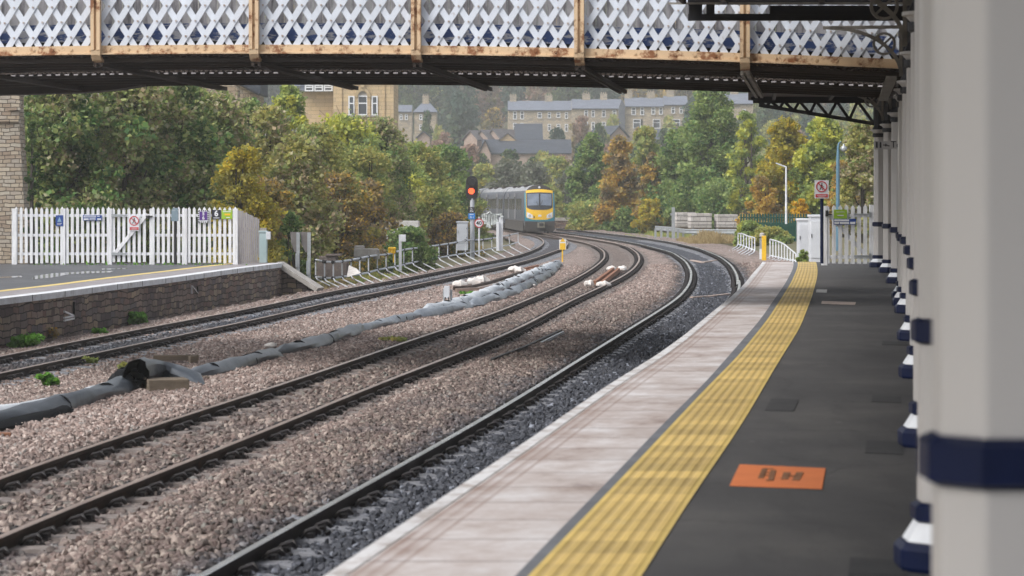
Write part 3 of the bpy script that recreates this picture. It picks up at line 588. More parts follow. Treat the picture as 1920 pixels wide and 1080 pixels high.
# ------------------------------------------------------------------ columns
COLS = [(501,1638),(511,1656),(531,1671),(560,1683),(573,1685),(587,1691),(638,1699),(708,1707),(836,1714),(1065,1722),(1740,1750)]
CP = []
for yb, xl in COLS:
    Y = F*EYE/(yb-HZ) if yb < 1500 else 5.72
    CP.append(((xl-CX)*Y/F+.155, Y))
cyy = np.array([p[1] for p in CP])[::-1]; cxx = np.array([p[0] for p in CP])[::-1]
def colX(Y): return float(np.interp(Y, cyy, cxx)) if Y > cyy[0] else cxx[0]-(cyy[0]-Y)*.162
ORD = ['farthest', 'second farthest', 'third farthest', 'fourth farthest', 'fifth farthest', 'sixth farthest', 'fifth nearest', 'fourth nearest', 'third nearest', 'second nearest', 'nearest']
def column(x, y, label, ztop=3.52):
    t = thing('column', label, 'column', (x, y, 0), 'canopy columns')
    b = MB(); n = 24; o = 0
    prof = [(.155, .30), (.150, 1.05)]; b.lathe((x, y, 0), [(.166, .31), (.162, 1.055)], 8); b.lathe((x, y, 0), [(.162, 1.165), (.155, ztop)], 8)
    b.build('shaft', MT['cream'], t, bevel=.012)
    b = MB(); b.lathe((x, y, 0), [(.265, 0), (.275, .02), (.275, .10), (.25, .13), (.22, .135)], 8, ph=0); b.lathe((x, y, 0), [(.175, .222), (.195, .232), (.195, .295), (.168, .31)], 8); b.build('base', MT['navy'], t)
    b = MB(); b.lathe((x, y, 0), [(.235, .1352), (.225, .15), (.18, .221)], 8); b.build('base_cone', MT['white'], t)
    b = MB(); b.lathe((x, y, 0), [(.16, 1.05), (.195, 1.065), (.195, 1.155), (.16, 1.17)], 8); b.build('band', MT['navy'], t)
    b = MB(); b.lathe((x, y, 0), [(.15, ztop-.10), (.18, ztop-.08), (.18, ztop), (.15, ztop+.001)], 16, 0); b.lathe((x, y, 0), [(.15, ztop+.003), (.2, ztop+.06), (.235, ztop+.065), (.235, ztop+.10)], 16, 1); b.lathe((x, y, 0), [(.2, ztop+.102), (.15, ztop+.2), (.15, 4.35)], 8, 0)
    b.build('capital', [MT['darknavy'], MT['cream']], t)
    return t
for k, (x, y) in enumerate(CP):
    column(x, y, f'{ORD[k]} of the cream iron columns with navy bands along the right platform', 3.45)
def bracket(t, x, y, L=1.25, z0=3.62, z1=4.4, mi=0, r=.16):
    """Cast spandrel from column to canopy, in the plane across the platform."""
    b = MB(); ax = Vector((-1, .16, 0)).normalized(); P = lambda s, z: Vector((x, y, 0))+ax*s+Vector((0, 0, z))
    arc = [P(.16+(L-.16)*(1-math.cos(a)), z0+(z1-z0-.03)*math.sin(a)) for a in np.linspace(0, math.pi/2, 12)]
    for p, q in zip(arc[:-1], arc[1:]): b.beam(p, q, .05, .055, up=(0, 0, 1) if abs((q-p).normalized().z) < .9 else ax)
    b.beam(P(.17, z0), P(.17, z1), .05, .05, up=ax); b.beam(P(.17, z1-.025), P(L+.1, z1-.025), .05, .05)
    c = P(.42, z1-.28); ring = [c+ax*(r*math.cos(a))+Vector((0, 0, r*math.sin(a))) for a in np.linspace(0, 2*math.pi, 17)]
    for p, q in zip(ring[:-1], ring[1:]): b.beam(p, q, .05, .035, up=(q-p).cross(Vector((0, 1, 0))))
    for a in (0.8, 2.4, 3.9, 5.5): b.beam(c, c+ax*(r*math.cos(a))+Vector((0, 0, r*math.sin(a))), .03, .03, up=(0, 1, 0))
    b.build('bracket', MT['shadecream'], t)
MT['shadecream'] = M('shaded_ironwork_paint', (.28, .26, .23), (.18, .165, .15), 5, .6)  # cream ironwork with its shade put into the colour
def canopy(name_label, Y0, Y1, zr, over, truss=False):
    t = thing('station_canopy', name_label, 'canopy', (colX(Y0)-1, Y0, zr), 'platform canopies')
    ys_ = np.linspace(Y0, Y1, 24)
    L_ = [(colX(y)-over, y) for y in ys_]; Rr = [(colX(y)+7, y) for y in ys_]
    b = MB()
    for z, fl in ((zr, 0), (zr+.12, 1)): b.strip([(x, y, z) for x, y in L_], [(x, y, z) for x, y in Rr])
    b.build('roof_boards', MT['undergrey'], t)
    b = MB()   # boards joints: thin longitudinal purlins
    for k in range(7):
        f = .06+k*.14; 
        for i in range(len(ys_)-1):
            p = Vector((L_[i][0]*(1-f)+Rr[i][0]*f, ys_[i], zr-.05)); q = Vector((L_[i+1][0]*(1-f)+Rr[i+1][0]*f, ys_[i+1], zr-.05)); b.beam(p, q, .08, .09)
    b.build('purlins', MT['darknavy'], t)
    b = MB()
    for i in range(len(ys_)-1):
        b.beam((colX(ys_[i]), ys_[i], zr-.22), (colX(ys_[i+1]), ys_[i+1], zr-.22), .2, .25)
    b.build('column_beam', MT['darknavy'], t)
    b = MB()
    for i in range(len(ys_)-1): b.beam((*L_[i], zr+.01), (*L_[i+1], zr+.01), .06, .2)
    b.build('fascia', MT['brownsteel'], t)
    return t, b
cn, _ = canopy('near station canopy over the platform in the top right corner', 2.5, 36.6, 4.78, 3.45)
for k, (x, y) in enumerate(CP):
    if y < 38: bracket(cn, x, y)
b = MB(); Ye = 36.75; X0, X1 = W(1290, 0, Ye).x, colX(Ye)+6
b.box(((X0+X1)/2, Ye, 4.505), (X1-X0, .12, .10)); b.box((X0+.2+(X1-X0)/2, Ye, 4.80), (X1-X0+.4, .12, .2))
b.box((W(1332, 0, Ye).x, Ye, 4.63), (.12, .1, .16)); b.box((W(1304, 0, Ye).x, Ye+.02, 4.63), (.2, .1, .16), mi=0); b.box(((W(1443, 0, Ye).x+X1)/2, Ye-.02, 4.61), (X1-W(1443, 0, Ye).x, .1, .14)); b.build('end_beam', MT['darknavy'], cn)
b = MB(); b.box(((X0+X1)/2-.1, Ye-.062, 4.712), (X1-X0+.4, .02, .03)); b.build('trim', MT['shadecream'], cn)
b = MB()
for k, (x, y) in enumerate(CP):
    if 4 < y < 36: b.box((x-1.6+2.5, y, 4.62), (8.3, .1, .16), -.16)
b.build('cross_beam', MT['darknavy'], cn)
cf, _ = canopy('far canopy end beyond the footbridge with a dark zigzag truss', 46.4, 62.5, 4.40, 3.35)
for k, (x, y) in enumerate(CP):
    if 38 < y < 60: bracket(cf, x, y, 1.6)
b = MB(); Yt = 62.45; P = lambda x, y: W(x, y, Yt)
top = [1421,1445,1470,1499,1530,1569,1608,1640]; 
b.beam(P(1408, 176), P(1650, 176), .14, .34); b.beam(P(1412, 189), P(1650, 189), .1, .12); b.beam(P(1423, 197), P(1645, 233), .1, .09)
yb = lambda x: 197+(x-1423)*.162
for k in range(6):
    xm = (top[k]+top[k+1])/2+4; b.beam(P(top[k], 190), P(xm, yb(xm)), .07, .07, up=(0, 1, 0)); b.beam(P(xm, yb(xm)), P(top[k+1], 190), .07, .07, up=(0, 1, 0))
b.beam(P(1608, 190), P(1638, 231), .07, .08, up=(0, 1, 0)); b.beam(P(1640, 190), P(1640, 232), .06, .06, up=(0, 1, 0)); b.beam(P(1652, 190), P(1652, 236), .06, .1, up=(0, 1, 0)); b.build('end_truss', MT['darknavy'], cf)
b = MB(); b.box((W(1530, 0, 60).x, 60, 4.50), (3.2, .06, .05)); b.build('trim', MT['shadecream'], cf)
# unseen wall added behind the columns to shade them
wl = thing('shade_wall', 'plain unseen wall added for shade behind the row of cream columns', 'wall', (6, 20, 0)); b = MB()
pa = [(colX(y)+5.5, y) for y in (9, 20, 40, 58)]
for p, q in zip(pa[:-1], pa[1:]): b.beam((p[0], p[1], 2.3), (q[0], q[1], 2.3), .3, 4.6)
b.build('masonry', MT['ashlar'], wl)
# ------------------------------------------------------------------ hanging sign on the far columns
Ys = 49.4; hs = thing('hanging_sign', 'pale horizontal toilets direction sign fixed across the far columns', 'sign', W(1663, 272, Ys))
b = MB(); p0, p1 = W(1639, 280, Ys), W(1687, 264, Ys); b.box(((p0.x+p1.x)/2, Ys, (p0.z+p1.z)/2), (p1.x-p0.x, .04, p1.z-p0.z)); b.build('panel', MT['cream'], hs)
text_mesh('To', 'lettering', MT['black'], hs, W(1680, 271.5, Ys-.03), .19); b = MB()
for x in (1644, 1651):
    c = W(x, 0, Ys-.03); z = lambda y: W(0, y, Ys-.03).z; b.box((c.x, c.y, z(273)), (.035, .01, .09)); b.box((c.x, c.y, z(267.5)), (.03, .01, .03))
p = W(1660, 272, Ys-.03); b.box(p, (.09, .01, .02)); b.box(p+Vector((.01, 0, 0)), (.02, .01, .06)); b.box(W(1666, 273.5, Ys-.03), (.04, .01, .02)); b.build('symbols', MT['black'], hs)
# ------------------------------------------------------------------ footbridge
fb = thing('footbridge', 'white lattice footbridge with rusty cream posts crossing over the tracks', 'footbridge', (0, 38, 4))
BT = .117; bn = Vector((BT, 1, 0)).normalized(); bt = Vector((1, -BT, 0)).normalized()
kx = [-400, 0, 200, 480, 780, 1090, 1280, 1400, 1697, 1760]; ky = [112, 103, 100.5, 98.5, 100, 106.5, 110.5, 115, 127, 130]
def bp(px): u = px-CX; Y = 38/(1+BT*u/F); return u*Y/F, Y
_bx = np.array([bp(p)[0] for p in kx]); _bz = np.array([EYE-(y-HZ)*bp(p)[1]/F for p, y in zip(kx, ky)])
XS = np.linspace(_bx[0], _bx[-1], 60); co = np.polyfit(_bx, _bz, 4)
def zb(X): return float(np.polyval(co, max(_bx[0], min(_bx[-1], X))))
def BP(X, off, dz): return Vector((X, 38-BT*X, zb(X)+dz))+bn*off
XL, XR = _bx[0], bp(1712)[0]
def bstrip(b, z0, z1, o0, o1, mi=0, n=60, xl=None, xr=None):
    xs_ = np.linspace(xl if xl is not None else XL, xr if xr is not None else XR, n); b.strip([BP(x, o0, z0) for x in xs_], [BP(x, o1, z1) for x in xs_], mi)
def bbar(b, z0, z1, o0, o1, **k):   # closed bar along the bridge
    for a in ((z0, z0, o0, o1), (z0, z1, o1, o1), (z1, z1, o1, o0), (z1, z0, o0, o0)): bstrip(b, *a, **k)
b = MB(); bbar(b, .0, .125, -.03, .03); bbar(b, -.02, .0, -.09, .03)
x = XL+.1
while x < XR:
    p = BP(x, -.035, .06); b.box(p, (.035, .02, .035)); x += .31
b.build('bottom_chord', MT['rustcream'], fb)
b = MB(); bbar(b, 1.38, 1.5, -.03, .05); b.build('top_chord', MT['rustcream'], fb)
b = MB(); pitch = .312; dz = 1.35; dxr = dz/1.56
x = XL-1.0
while x < XR:
    for s, off in ((1, -.012), (-1, .006)):
        xa, xb = (x, x+dxr) if s > 0 else (x+dxr, x); ya, yb_ = .08, .08+dz
        # clip at the ends of the bridge
        if min(xa, xb) < XL or max(xa, xb) > XR+.3: continue
        b.beam(BP(xa, off, ya), BP(xb, off, yb_), .095, .012, up=-bn) if False else b.add([BP(xa, off, ya)+bt*q+bn*w_ for q in (-.059, .059) for w_ in (0, .012)]+[BP(xb, off, yb_)+bt*q+bn*w_ for q in (-.059, .059) for w_ in (0, .012)], [(0, 2, 6, 4), (1, 5, 7, 3), (0, 4, 5, 1), (2, 3, 7, 6)])
    x += pitch
x = XL-1.0
while x < XR-.6:
    if x < XL+.2: x += pitch; continue
    for r_i in range(5):
        z_ = .188+r_i*.2433; b.box(BP(x+z_/1.56, -.022, .08+z_), (.026, .014, .026), mi=1)
    x += pitch
b.build('lattice', [MT['lattice'], M('rusty_rivets', (.46, .42, .4), (.32, .24, .19), 9, .7)], fb)
# side boards, white above and flaking blue below, each board with its own joint
b = MB(); x = XL+.1
while x < XR:
    w = .148; p = BP(x, .2+rnd.uniform(-.004, .004), .47); q = BP(x, .2, 1.36); b.add([p, p+bt*w, q+bt*w, q], [(0, 1, 2, 3)]); x += .155
b.build('side_boards', MT['boardwhite'], fb)
b = MB(); bstrip(b, .2, .485, .19, .19); b.build('kick_board', MT['boardblue'], fb)
b = MB(); bstrip(b, -.02, .5, .45, .45); b.build('gap_shade', MT['black'], fb)  # black sheet put in for the shade seen through the gap
# decks: two corrugated halves with a gap between them
def deck(o0, o1, nm):
    b = MB(); n = int((XR-XL)/.028); A, B2 = [], []
    for i in range(n):
        x = XL+i*.028; z = -.05+.016*math.sin(i*2*math.pi/3.2); A.append(BP(x, o0, z)); B2.append(BP(x, o1, z))
    b.strip(A, B2)
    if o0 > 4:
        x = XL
        while x < XR: b.box(BP(x, o0-.15, -.085), (.08, .02, .024), -.117, 1); x += .165  # pale plates added to stand in for light dashes through the gap
    C_ = [p+Vector((0, 0, .07)) for p in A]; D_ = [p+Vector((0, 0, .07)) for p in B2]; b.strip(C_, D_); b.strip(B2, D_); b.strip(A, C_)
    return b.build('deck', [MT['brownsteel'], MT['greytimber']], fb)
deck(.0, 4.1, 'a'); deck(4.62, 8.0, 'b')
b = MB()
for o_ in (.15, .9, 1.6, 2.3, 4.75, 5.5, 6.4, 7.3, 7.95): bbar(b, -.13, -.065, o_, o_+.09)
bbar(b, -.065, .5, 8.0, 8.06); b.build('stringers', MT['brownsteel'], fb)
b = MB(); 
for i in range(8):
    a0, a1 = XL+(W(170, 0, 46).x-XL)*i/8, XL+(W(170, 0, 46).x-XL)*(i+1)/8; f = lambda a: -.12-.14*max(0, 1-((a-XL)/(W(175, 0, 46).x-XL))**6); b.prism([BP(a0, 7.6, 0), BP(a1, 7.6, 0), BP(a1, 7.6, f(a1)), BP(a0, 7.6, f(a0))], bn*.5)
b.build('haunch', MT['brownsteel'], fb)
for px in (-120, 183, 479, 782, 1087, 1397):
    X, Y = bp(px); b = MB(); s = -.1
    for sx in (-.055, .055):
        b.beam(BP(X, s, .05)+bt*sx*.9, BP(X, s, 1.6)+bt*sx*.9, .055, .09, up=bn)
    b.beam(BP(X, s+.03, .05), BP(X, s+.03, 1.6), .15, .03, up=bn)
    cur = [BP(X, s, .05), BP(X, s+.01, -.02), BP(X, s+.06, -.08), BP(X, s+.2, -.13)]
    for p, q in zip(cur[:-1], cur[1:]):
        b.beam(p, q+(q-p)*.05, .15, .07, up=bn)
    b.build('post', MT['rustcream'], fb)
    b = MB(); 
    for sx in (-.05, .05): b.beam(BP(X, s+.13, -.175)+bt*sx, BP(X+.1, 8.2, -.19)+bt*sx, .05, .07)
    b.beam(BP(X, s+.13, -.15), BP(X+.1, 8.2, -.165), .12, .02); b.build('outrigger', MT['brownsteel'] if px != 1397 else MT['shadecream'], fb)
# end portal of the bridge at the columns
b = MB(); XP = bp(1672)[0]; b.beam(BP(XP, .1, -.16), BP(XP+.15, 7.9, -.16), .16, .06); b.build('end_girder', MT['shadecream'], fb)
b = MB(); b.beam(BP(bp(1440)[0], 0.3, -.075), BP(bp(1660)[0], .3, -.075), .05, .05); b.beam(BP(bp(1470)[0], 7.7, -.09), BP(bp(1660)[0]+1.2, 7.7, -.09), .05, .05); b.build('trim', MT['shadecream'], fb)
# ------------------------------------------------------------------ far (left) platform
pl = thing('platform', 'far station platform with a low stone wall and ramped end on the left', 'platform', (-9, 60, LZ), kind='structure')
ep = np.array([PL(x, y, LZ) for x, y in [(0,559.5),(102,548.5),(204,534.5),(300,523),(333,519),(400,509.5),(480,499),(535,493)]])
s0 = (ep[3, 0]-ep[0, 0])/(ep[3, 1]-ep[0, 1]); ep = np.r_[[[ep[0, 0]-s0*22, ep[0, 1]-22, LZ]], ep]
EYL = np.linspace(ep[0, 1], ep[-1, 1], 70); EXL = np.interp(EYL, ep[:, 1], ep[:, 0]); k_ = np.ones(7)/7; EXL = np.convolve(np.r_[[EXL[0]-(EXL[3]-EXL[0])]*3, EXL, [EXL[-1]]*3], k_, 'valid')
E3 = lambda dx, z: [(x+dx, y, z) for x, y in zip(EXL, EYL)]
ulL = np.r_[0, np.cumsum(np.hypot(np.diff(EXL), np.diff(EYL)))]
b = MB(); b.strip(E3(.03, LZ-.13), E3(.03, LZ)); b.strip(E3(-.1, LZ-.13), E3(.03, LZ-.13)); b.strip(E3(-.32, LZ+.001)[::-1], E3(.03, LZ+.001)[::-1]); 
cpm, nt, N, L = newmat('white_coping'); tc = N.new('ShaderNodeTexCoord'); sx = N.new('ShaderNodeSeparateXYZ'); L.new(tc.outputs['UV'], sx.inputs[0])
n = noise(N, L, tc.outputs['Object'], 3, 6, .7); r = ramp(N, [(.38, (.66, .68, .72)), (.55, (.56, .57, .6)), (.7, (.36, .34, .33))]); L.new(n.outputs[0], r.inputs[0]); finish(N, L, r.outputs[0], .7, 0, n.outputs[0], .3, .004)
b.build('coping', cpm, pl)
b = MB()
for i in range(0, len(EYL), 3): b.box((EXL[i]+.032, EYL[i], LZ-.06), (.006, .03, .13))
b.build('coping_joints', MT['black'], pl)
b = MB(); b.strip(E3(-1.45, LZ), E3(-.30, LZ), uv=(ulL, 0, 1)); b.build('edge_slabs', M('grey_pink_slabs', (.3, .28, .285), (.22, .2, .205), 1.0, .7, c3=(.36, .34, .34), stretch=(1, .5, 1)), pl)
b = MB(); b.strip([(-34, y, LZ) for y in EYL], E3(-1.42, LZ-.001)); b.build('asphalt_surface', MT['asphaltL'], pl)
b = MB(); b.strip(E3(.0, -2.4), E3(.0, LZ-.13)); b.build('face_wall', MT['rubble'], pl)
yp = np.array([PL(x, y, LZ) for x, y in [(-150,562),(0,546),(102,534.5),(204,521),(300,510),(360,502.5),(450,492.5)]]); b = MB()
yy = np.linspace(yp[0, 1], min(yp[-1, 1], EYL[-1]), 40); yx = np.interp(yy, yp[:, 1], yp[:, 0]); yx = np.convolve(np.r_[[yx[0]]*2, yx, [yx[-1]]*2], np.ones(5)/5, 'valid')
b.strip([(x-.14, y, LZ+.004) for x, y in zip(yx, yy)][1:], [(x+.14, y, LZ+.004) for x, y in zip(yx, yy)][1:]); b.build('yellow_line', M_peel('worn_yellow_line', (.72, .55, .2), (.4, .35, .28), 3, .58, .66), pl)
# ramp at the end
b = MB(); r0 = Vector((EXL[-1], EYL[-1], LZ)); r1 = TR(606, 543, -.1)
b.beam(r0+Vector((-.1, 0, -.02)), r1+Vector((-.1, 0, 0)), .5, .14); b.build('ramp_coping', MT['concrete'], pl)
b = MB(); b.prism([r0+Vector((0, 0, -.1)), r1+Vector((0, 0, -.05)), (r1.x, r1.y, -2.2), (r0.x, r0.y, -2.2)], (-.3, .6, 0)); b.prism([(-34, EYL[-1], LZ-.002), (r0.x-.1, EYL[-1], LZ-.002), (r0.x-.1, EYL[-1], -2.4), (-34, EYL[-1], -2.4)], (0, .3, 0)); b.build('end_wall', MT['rubble'], pl)
b = MB(); b.prism([(r0.x-.3, r0.y+.6, LZ-.01), (r1.x-.3, r1.y+.6, r1.z-.08), (r1.x-6, r1.y+1.5, r1.z-.1), (-16, r0.y+.6, LZ-.01)], (0, 0, -.05)); b.build('ramp_surface', MT['dirt'], pl)
pud = M('wet_puddle', (.07, .075, .085), (.09, .095, .105), 2, .08, 0, 0, .001)
for P in ([(62,500),(100,494.5),(160,491),(215,490),(205,493),(130,496.5),(95,503),(60,506)], [(0,501),(40,499),(42,502),(0,504)], [(190,486),(240,484.5),(238,486.5),(192,488)]):
    b = MB(); Q = [PL(x, y+26, LZ) if False else PL(x, y+18, LZ) for x, y in P]; b.prism([(q.x, q.y, LZ+.002) for q in Q], (0, 0, .002)); struct(b.build('puddle', pud), 'shallow wet puddle on the far platform')
# white graffiti on the stone wall
gr = MB()
def wallpt(px, py):
    best = None
    for x, y in zip(EXL, EYL):
        e = abs(CX+F*x/y-px)
        if best is None or e < best[0]: best = (e, x, y)
    _, x, y = best; return Vector((x+.012, y-.03, EYE-(py-HZ)*y/F))
for q in [(129,590,131,574),(131,574,136,566),(136,566,139,589),(129,583,140,579),(126,596,131,592),(131,592,128,584),(134,586,133,597),(141,568,145,578),(143,580,141,595),(127,601,140,597),(138,574,133,588),(144,588,136,592)]: gr.beam(wallpt(*q[:2]), wallpt(*q[2:]), .05, .035)
tag(gr.build('graffiti', M('white_spray_paint', (.75, .75, .78), (.6, .6, .62), 4, .7)), 'white spray painted scrawl on the dark stone platform wall', 'graffiti')
gr = MB()
for q in [(362,551,364,536),(364,536,367,550),(370,549,369,537),(369,537,374,538),(374,538,373,549)]: gr.beam(wallpt(*q[:2]), wallpt(*q[2:]), .05, .03)
tag(gr.build('graffiti', M('faint_spray_paint', (.5, .48, .5), (.4, .38, .4), 4, .7)), 'faint pale painted letters on the stone wall near its far end', 'graffiti')
# ------------------------------------------------------------------ picket fences
def pickets(b, x0, x1, Y, ztop, zbot, sp=.158, w=.09, th=.02, dY=0, wob=.012):
    x = x0
    while x <= x1+1e-3:
        y = Y+dY*(x-x0); a = w/2; zt = ztop+rnd.uniform(-wob, wob); zb_ = zbot+rnd.uniform(0, .03); l = rnd.uniform(-.008, .008)
        b.prism([(x-a, y, zb_), (x+a, y, zb_), (x+a+l, y, zt-.07), (x+l, y, zt), (x-a+l, y, zt-.07)], (0, th, 0)); x += sp
def hx(px, Y): return (px-CX)*Y/F
YF = 74.5; zt = W(0, 388, YF).z; zr = [W(0, y, YF).z for y in (404, 441, 476)]
def fence(label, p0, p1, posts):
    t = thing('picket_fence', label, 'fence', (hx(p0, YF), YF, LZ), 'white picket fences'); b = MB(); pickets(b, hx(p0, YF)+.05, hx(p1, YF)-.03, YF, zt, LZ+.03); b.build('pickets', MT['whitewood'], t)
    b = MB()
    for z in zr: b.box(((hx(p0, YF)+hx(p1, YF))/2, YF+.05, z), (hx(p1, YF)-hx(p0, YF), .05, .085))
    b.build('rails', MT['whitewood'], t)
    for p in posts: b = MB(); b.box((hx(p, YF), YF+.03, LZ), (.15, .12, zt-LZ-.05), bottom=True); b.build('post', MT['whitewood'], t)
    return t
fence('long white picket fence between the tall stone wall and the gate', 27, 205, (27, 118, 205))
fence('white picket fence on the far platform, right of the gate with coloured signs', 284, 446, (285, 346, 441))
gt = thing('picket_gate', 'white picket gate with diagonal brace and grey strap hinges on the far platform', 'gate', (hx(210, YF), YF, LZ))
b = MB(); pickets(b, hx(213, YF), hx(279, YF), YF, zt-.02, LZ+.05); b.build('pickets', MT['whitewood'], gt)
b = MB()
for z in (zr[0], zr[2]): b.box((hx(245, YF), YF+.05, z), (1.15, .05, .085))
b.beam((hx(215, YF), YF-.02, zr[2]), (hx(276, YF), YF-.02, zr[0]), .04, .1, up=(0, 1, 0)) if False else b.beam((hx(215, YF), YF-.025, zr[2]), (hx(276, YF), YF-.025, zr[0]+.05), .035, .11); b.build('brace', MT['whitewood'], gt)
for z in (zr[0], zr[2]): b = MB(); b.prism([(hx(209, YF), YF-.04, z-.05), (hx(240, YF), YF-.04, z-.015), (hx(240, YF), YF-.04, z+.015), (hx(209, YF), YF-.04, z+.05)], (0, -.012, 0)); b.build('hinge', MT['steel'], gt)
b = MB(); b.lathe((hx(278, YF), YF-.05, W(0, 407, YF).z-.05), [(.05, 0), (.05, .1)], 10); b.box((hx(280, YF), YF-.05, W(0, 406, YF).z), (.2, .03, .05)); b.build('latch', MT['black'], gt)
def sign_panel(name, label, px0, py0, px1, py1, Y, m, th=.02, cat='sign', group=None):
    c = W((px0+px1)/2, (py0+py1)/2, Y); t = thing(name, label, cat, c, group); b = MB(); b.box(c, ((px1-px0)*Y/F, th, (py1-py0)*Y/F)); b.build('panel', m, t); t['_c'] = tuple(c); return t
def bars(t, name, m, rects, Y, th=.006):
    b = MB()
    for x0, y0, x1, y1 in rects: c = W((x0+x1)/2, (y0+y1)/2, Y); b.box(c, (abs(x1-x0)*Y/F, th, abs(y1-y0)*Y/F))
    return b.build(name, m, t)
Yp = YF-.03
s = sign_panel('notice_board', 'small dark blue notice with a pale triangle on the picket fence', 104.5, 403.5, 118.5, 424, Yp, MT['signblue'])
b = MB(); b.prism([W(107.5, 416, Yp-.014), W(115.5, 416, Yp-.014), W(111.5, 407, Yp-.014)], (0, -.004, 0)); b.build('emblem', M('pale_blue_enamel', (.25, .42, .62), None, 4, .5), s); bars(s, 'print', MT['white'], [(107, 418.5, 116, 419.2), (107, 420.7, 114, 421.3)], Yp-.014)
s = sign_panel('station_notice', 'long narrow blue and white strip sign on the picket fence left of the gate', 155.5, 403.5, 191, 413.5, Yp, MT['signblue']); bars(s, 'print', MT['white'], [(157, 404.5, 180, 407.6), (157, 409.6, 166, 412.4), (168, 409.6, 179, 412.4), (182, 409.6, 189.5, 412.2), (182, 405, 187, 406.2)], Yp-.014); bars(s, 'small_print', MT['signblue'], [(158, 405.6, 179, 406.4), (169, 410.6, 178, 411.4)], Yp-.019)
def no_entry(label, px, py, r, w, h, Y, post=None):
    """White panel, red ring with slash over a walking figure, red caption block below."""
    s = thing('warning_sign', label, 'sign', W(px, post[1] if post else py, Y), None); k = Y/F; c = W(px, py, Y)
    b = MB(); b.box(W(px, py+h*.5-r*1.25, Y), (w*k, .02, h*k)); b.build('panel', MT['white'], s)
    b = MB(); pts = [c+Vector((r*k*math.cos(a), -.016, r*k*math.sin(a))) for a in np.linspace(0, 2*math.pi, 25)]
    for p, q in zip(pts[:-1], pts[1:]): b.beam(p, q, .008, r*k*.2, up=(p+q)/2-c-Vector((0, -.016, 0)))
    b.beam(c+Vector((-.7*r*k, -.022, .7*r*k)), c+Vector((.7*r*k, -.022, -.7*r*k)), .006, r*k*.17); 
    yb0 = py+r*1.35; b.box(W(px, yb0+(h-2.6*r)*.45, Y-.013), (w*k*.86, .008, (h-2.75*r)*k*.8)); b.build('prohibition_ring', MT['red'], s)
    b = MB(); u = r*k; f = lambda x, z: c+Vector((x*u, -.014, z*u))
    b.box(f(.05, .55), (.22*u, .006, .22*u)); b.beam(f(.0, .38), f(-.05, -.1), .006, .26*u); b.beam(f(-.05, -.05), f(-.38, -.62), .006, .15*u); b.beam(f(-.02, -.05), f(.25, -.3), .006, .15*u); b.beam(f(.25, -.3), f(.22, -.68), .006, .14*u); b.beam(f(.0, .3), f(.35, .0), .006, .1*u); b.beam(f(0, .3), f(-.32, .08), .006, .1*u); b.build('walking_figure', MT['black'], s)
    if post: b = MB(); b.lathe(W(px+post[2], post[1], Y+.04), [(.045, 0), (.045, (post[1]-py+r)*k)], 10); b.build('post', MT['navy'], s)
    bars(s, 'caption', MT['white'], [(px-w*.33, yb0+(h-2.6*r)*.35, px+w*.33, yb0+(h-2.6*r)*.42), (px-w*.25, yb0+(h-2.6*r)*.62, px+w*.25, yb0+(h-2.6*r)*.68)], Y-.019)
    return s
no_entry('white no entry sign with red ring and faded caption on the picket gate', 251.5, 414, 8.2, 19, 29, Yp-.03)
s = sign_panel('platform_sign', 'purple sign reading 5 6 with a black and white chequered border on the fence', 371, 394, 391.5, 418, Yp, MT['white'])
b = MB(); k = 0
for i_ in range(11):
    for (x, y) in ((371.9+i_*1.86, 395.1), (371.9+i_*1.86, 416.4)): 
        if i_ % 2: b.box(W(x, y, Yp-.013), (.03, .006, .035))
for i_ in range(11):
    for (x, y) in ((372.1, 396+i_*2), (390.2, 396+i_*2)):
        if i_ % 2 == 0: b.box(W(x, y, Yp-.013), (.035, .006, .032))
b.build('chequers', MT['black'], s); bars(s, 'field', MT['purple'], [(374, 396.8, 388.5, 412.8)], Yp-.015); text_mesh('5', 'numeral', MT['white'], s, W(381.3, 400.8, Yp-.022), .15, font_bold=.004); text_mesh('6', 'numeral', MT['white'], s, W(381.3, 408.8, Yp-.022), .15, font_bold=.004)
s = sign_panel('platform_sign', 'black square sign with a large white number 6 on the picket fence', 397.5, 393.5, 414, 411, Yp, M('black_enamel', (.012, .014, .03), None, 4, .4)); text_mesh('6', 'numeral', MT['white'], s, W(405.5, 400.6, Yp-.014), .25, font_bold=.008); bars(s, 'print', MT['white'], [(400, 408, 411.5, 409.2)], Yp-.013)
s = sign_panel('platform_sign', 'lime green sign at the right end of the far platform fence', 415.5, 394.5, 435.5, 410.5, Yp, MT['lime']); bars(s, 'print', MT['white'], [(418, 396.3, 433, 397.6), (424, 407.2, 431, 408.6)], Yp-.014); bars(s, 'badge', MT['yellow'], [(421, 400.5, 432, 404)], Yp-.014)
hp = thing('lamp_post', 'short black post with a grey box on top in front of the picket fence', 'post', W(328.5, 497, 73.6)); b = MB(); b.lathe(W(328.5, 496, 73.6), [(.045, 0), (.045, 1.4)], 10); b.build('pole', MT['black'], hp); b = MB(); b.box(W(328, 404.5, 73.5), (.2, .14, .33)); b.prism([W(321.5, 394, 73.43), W(334.5, 394, 73.43), W(332, 390, 73.43), W(324, 390, 73.43)], (0, .14, 0)); b.build('box', M('grey_blue_plastic', (.2, .27, .32), (.16, .22, .27), 5, .6), hp)
bf = thing('board_fence', 'weathered grey close board fence at the right end of the picket fence', 'fence', W(446, 494, 75)); b = MB()
for i_ in range(11):
    x = 447+i_*3.75; Y = 75+i_*.35; b.box((hx(x, Y), Y, LZ-.15), (.058, .02, W(0, 394+i_*1.5, Y).z-LZ+.15+rnd.uniform(-.03, .03)), bottom=True, rz=.1)
b.build('boards', MT['greytimber'], bf)
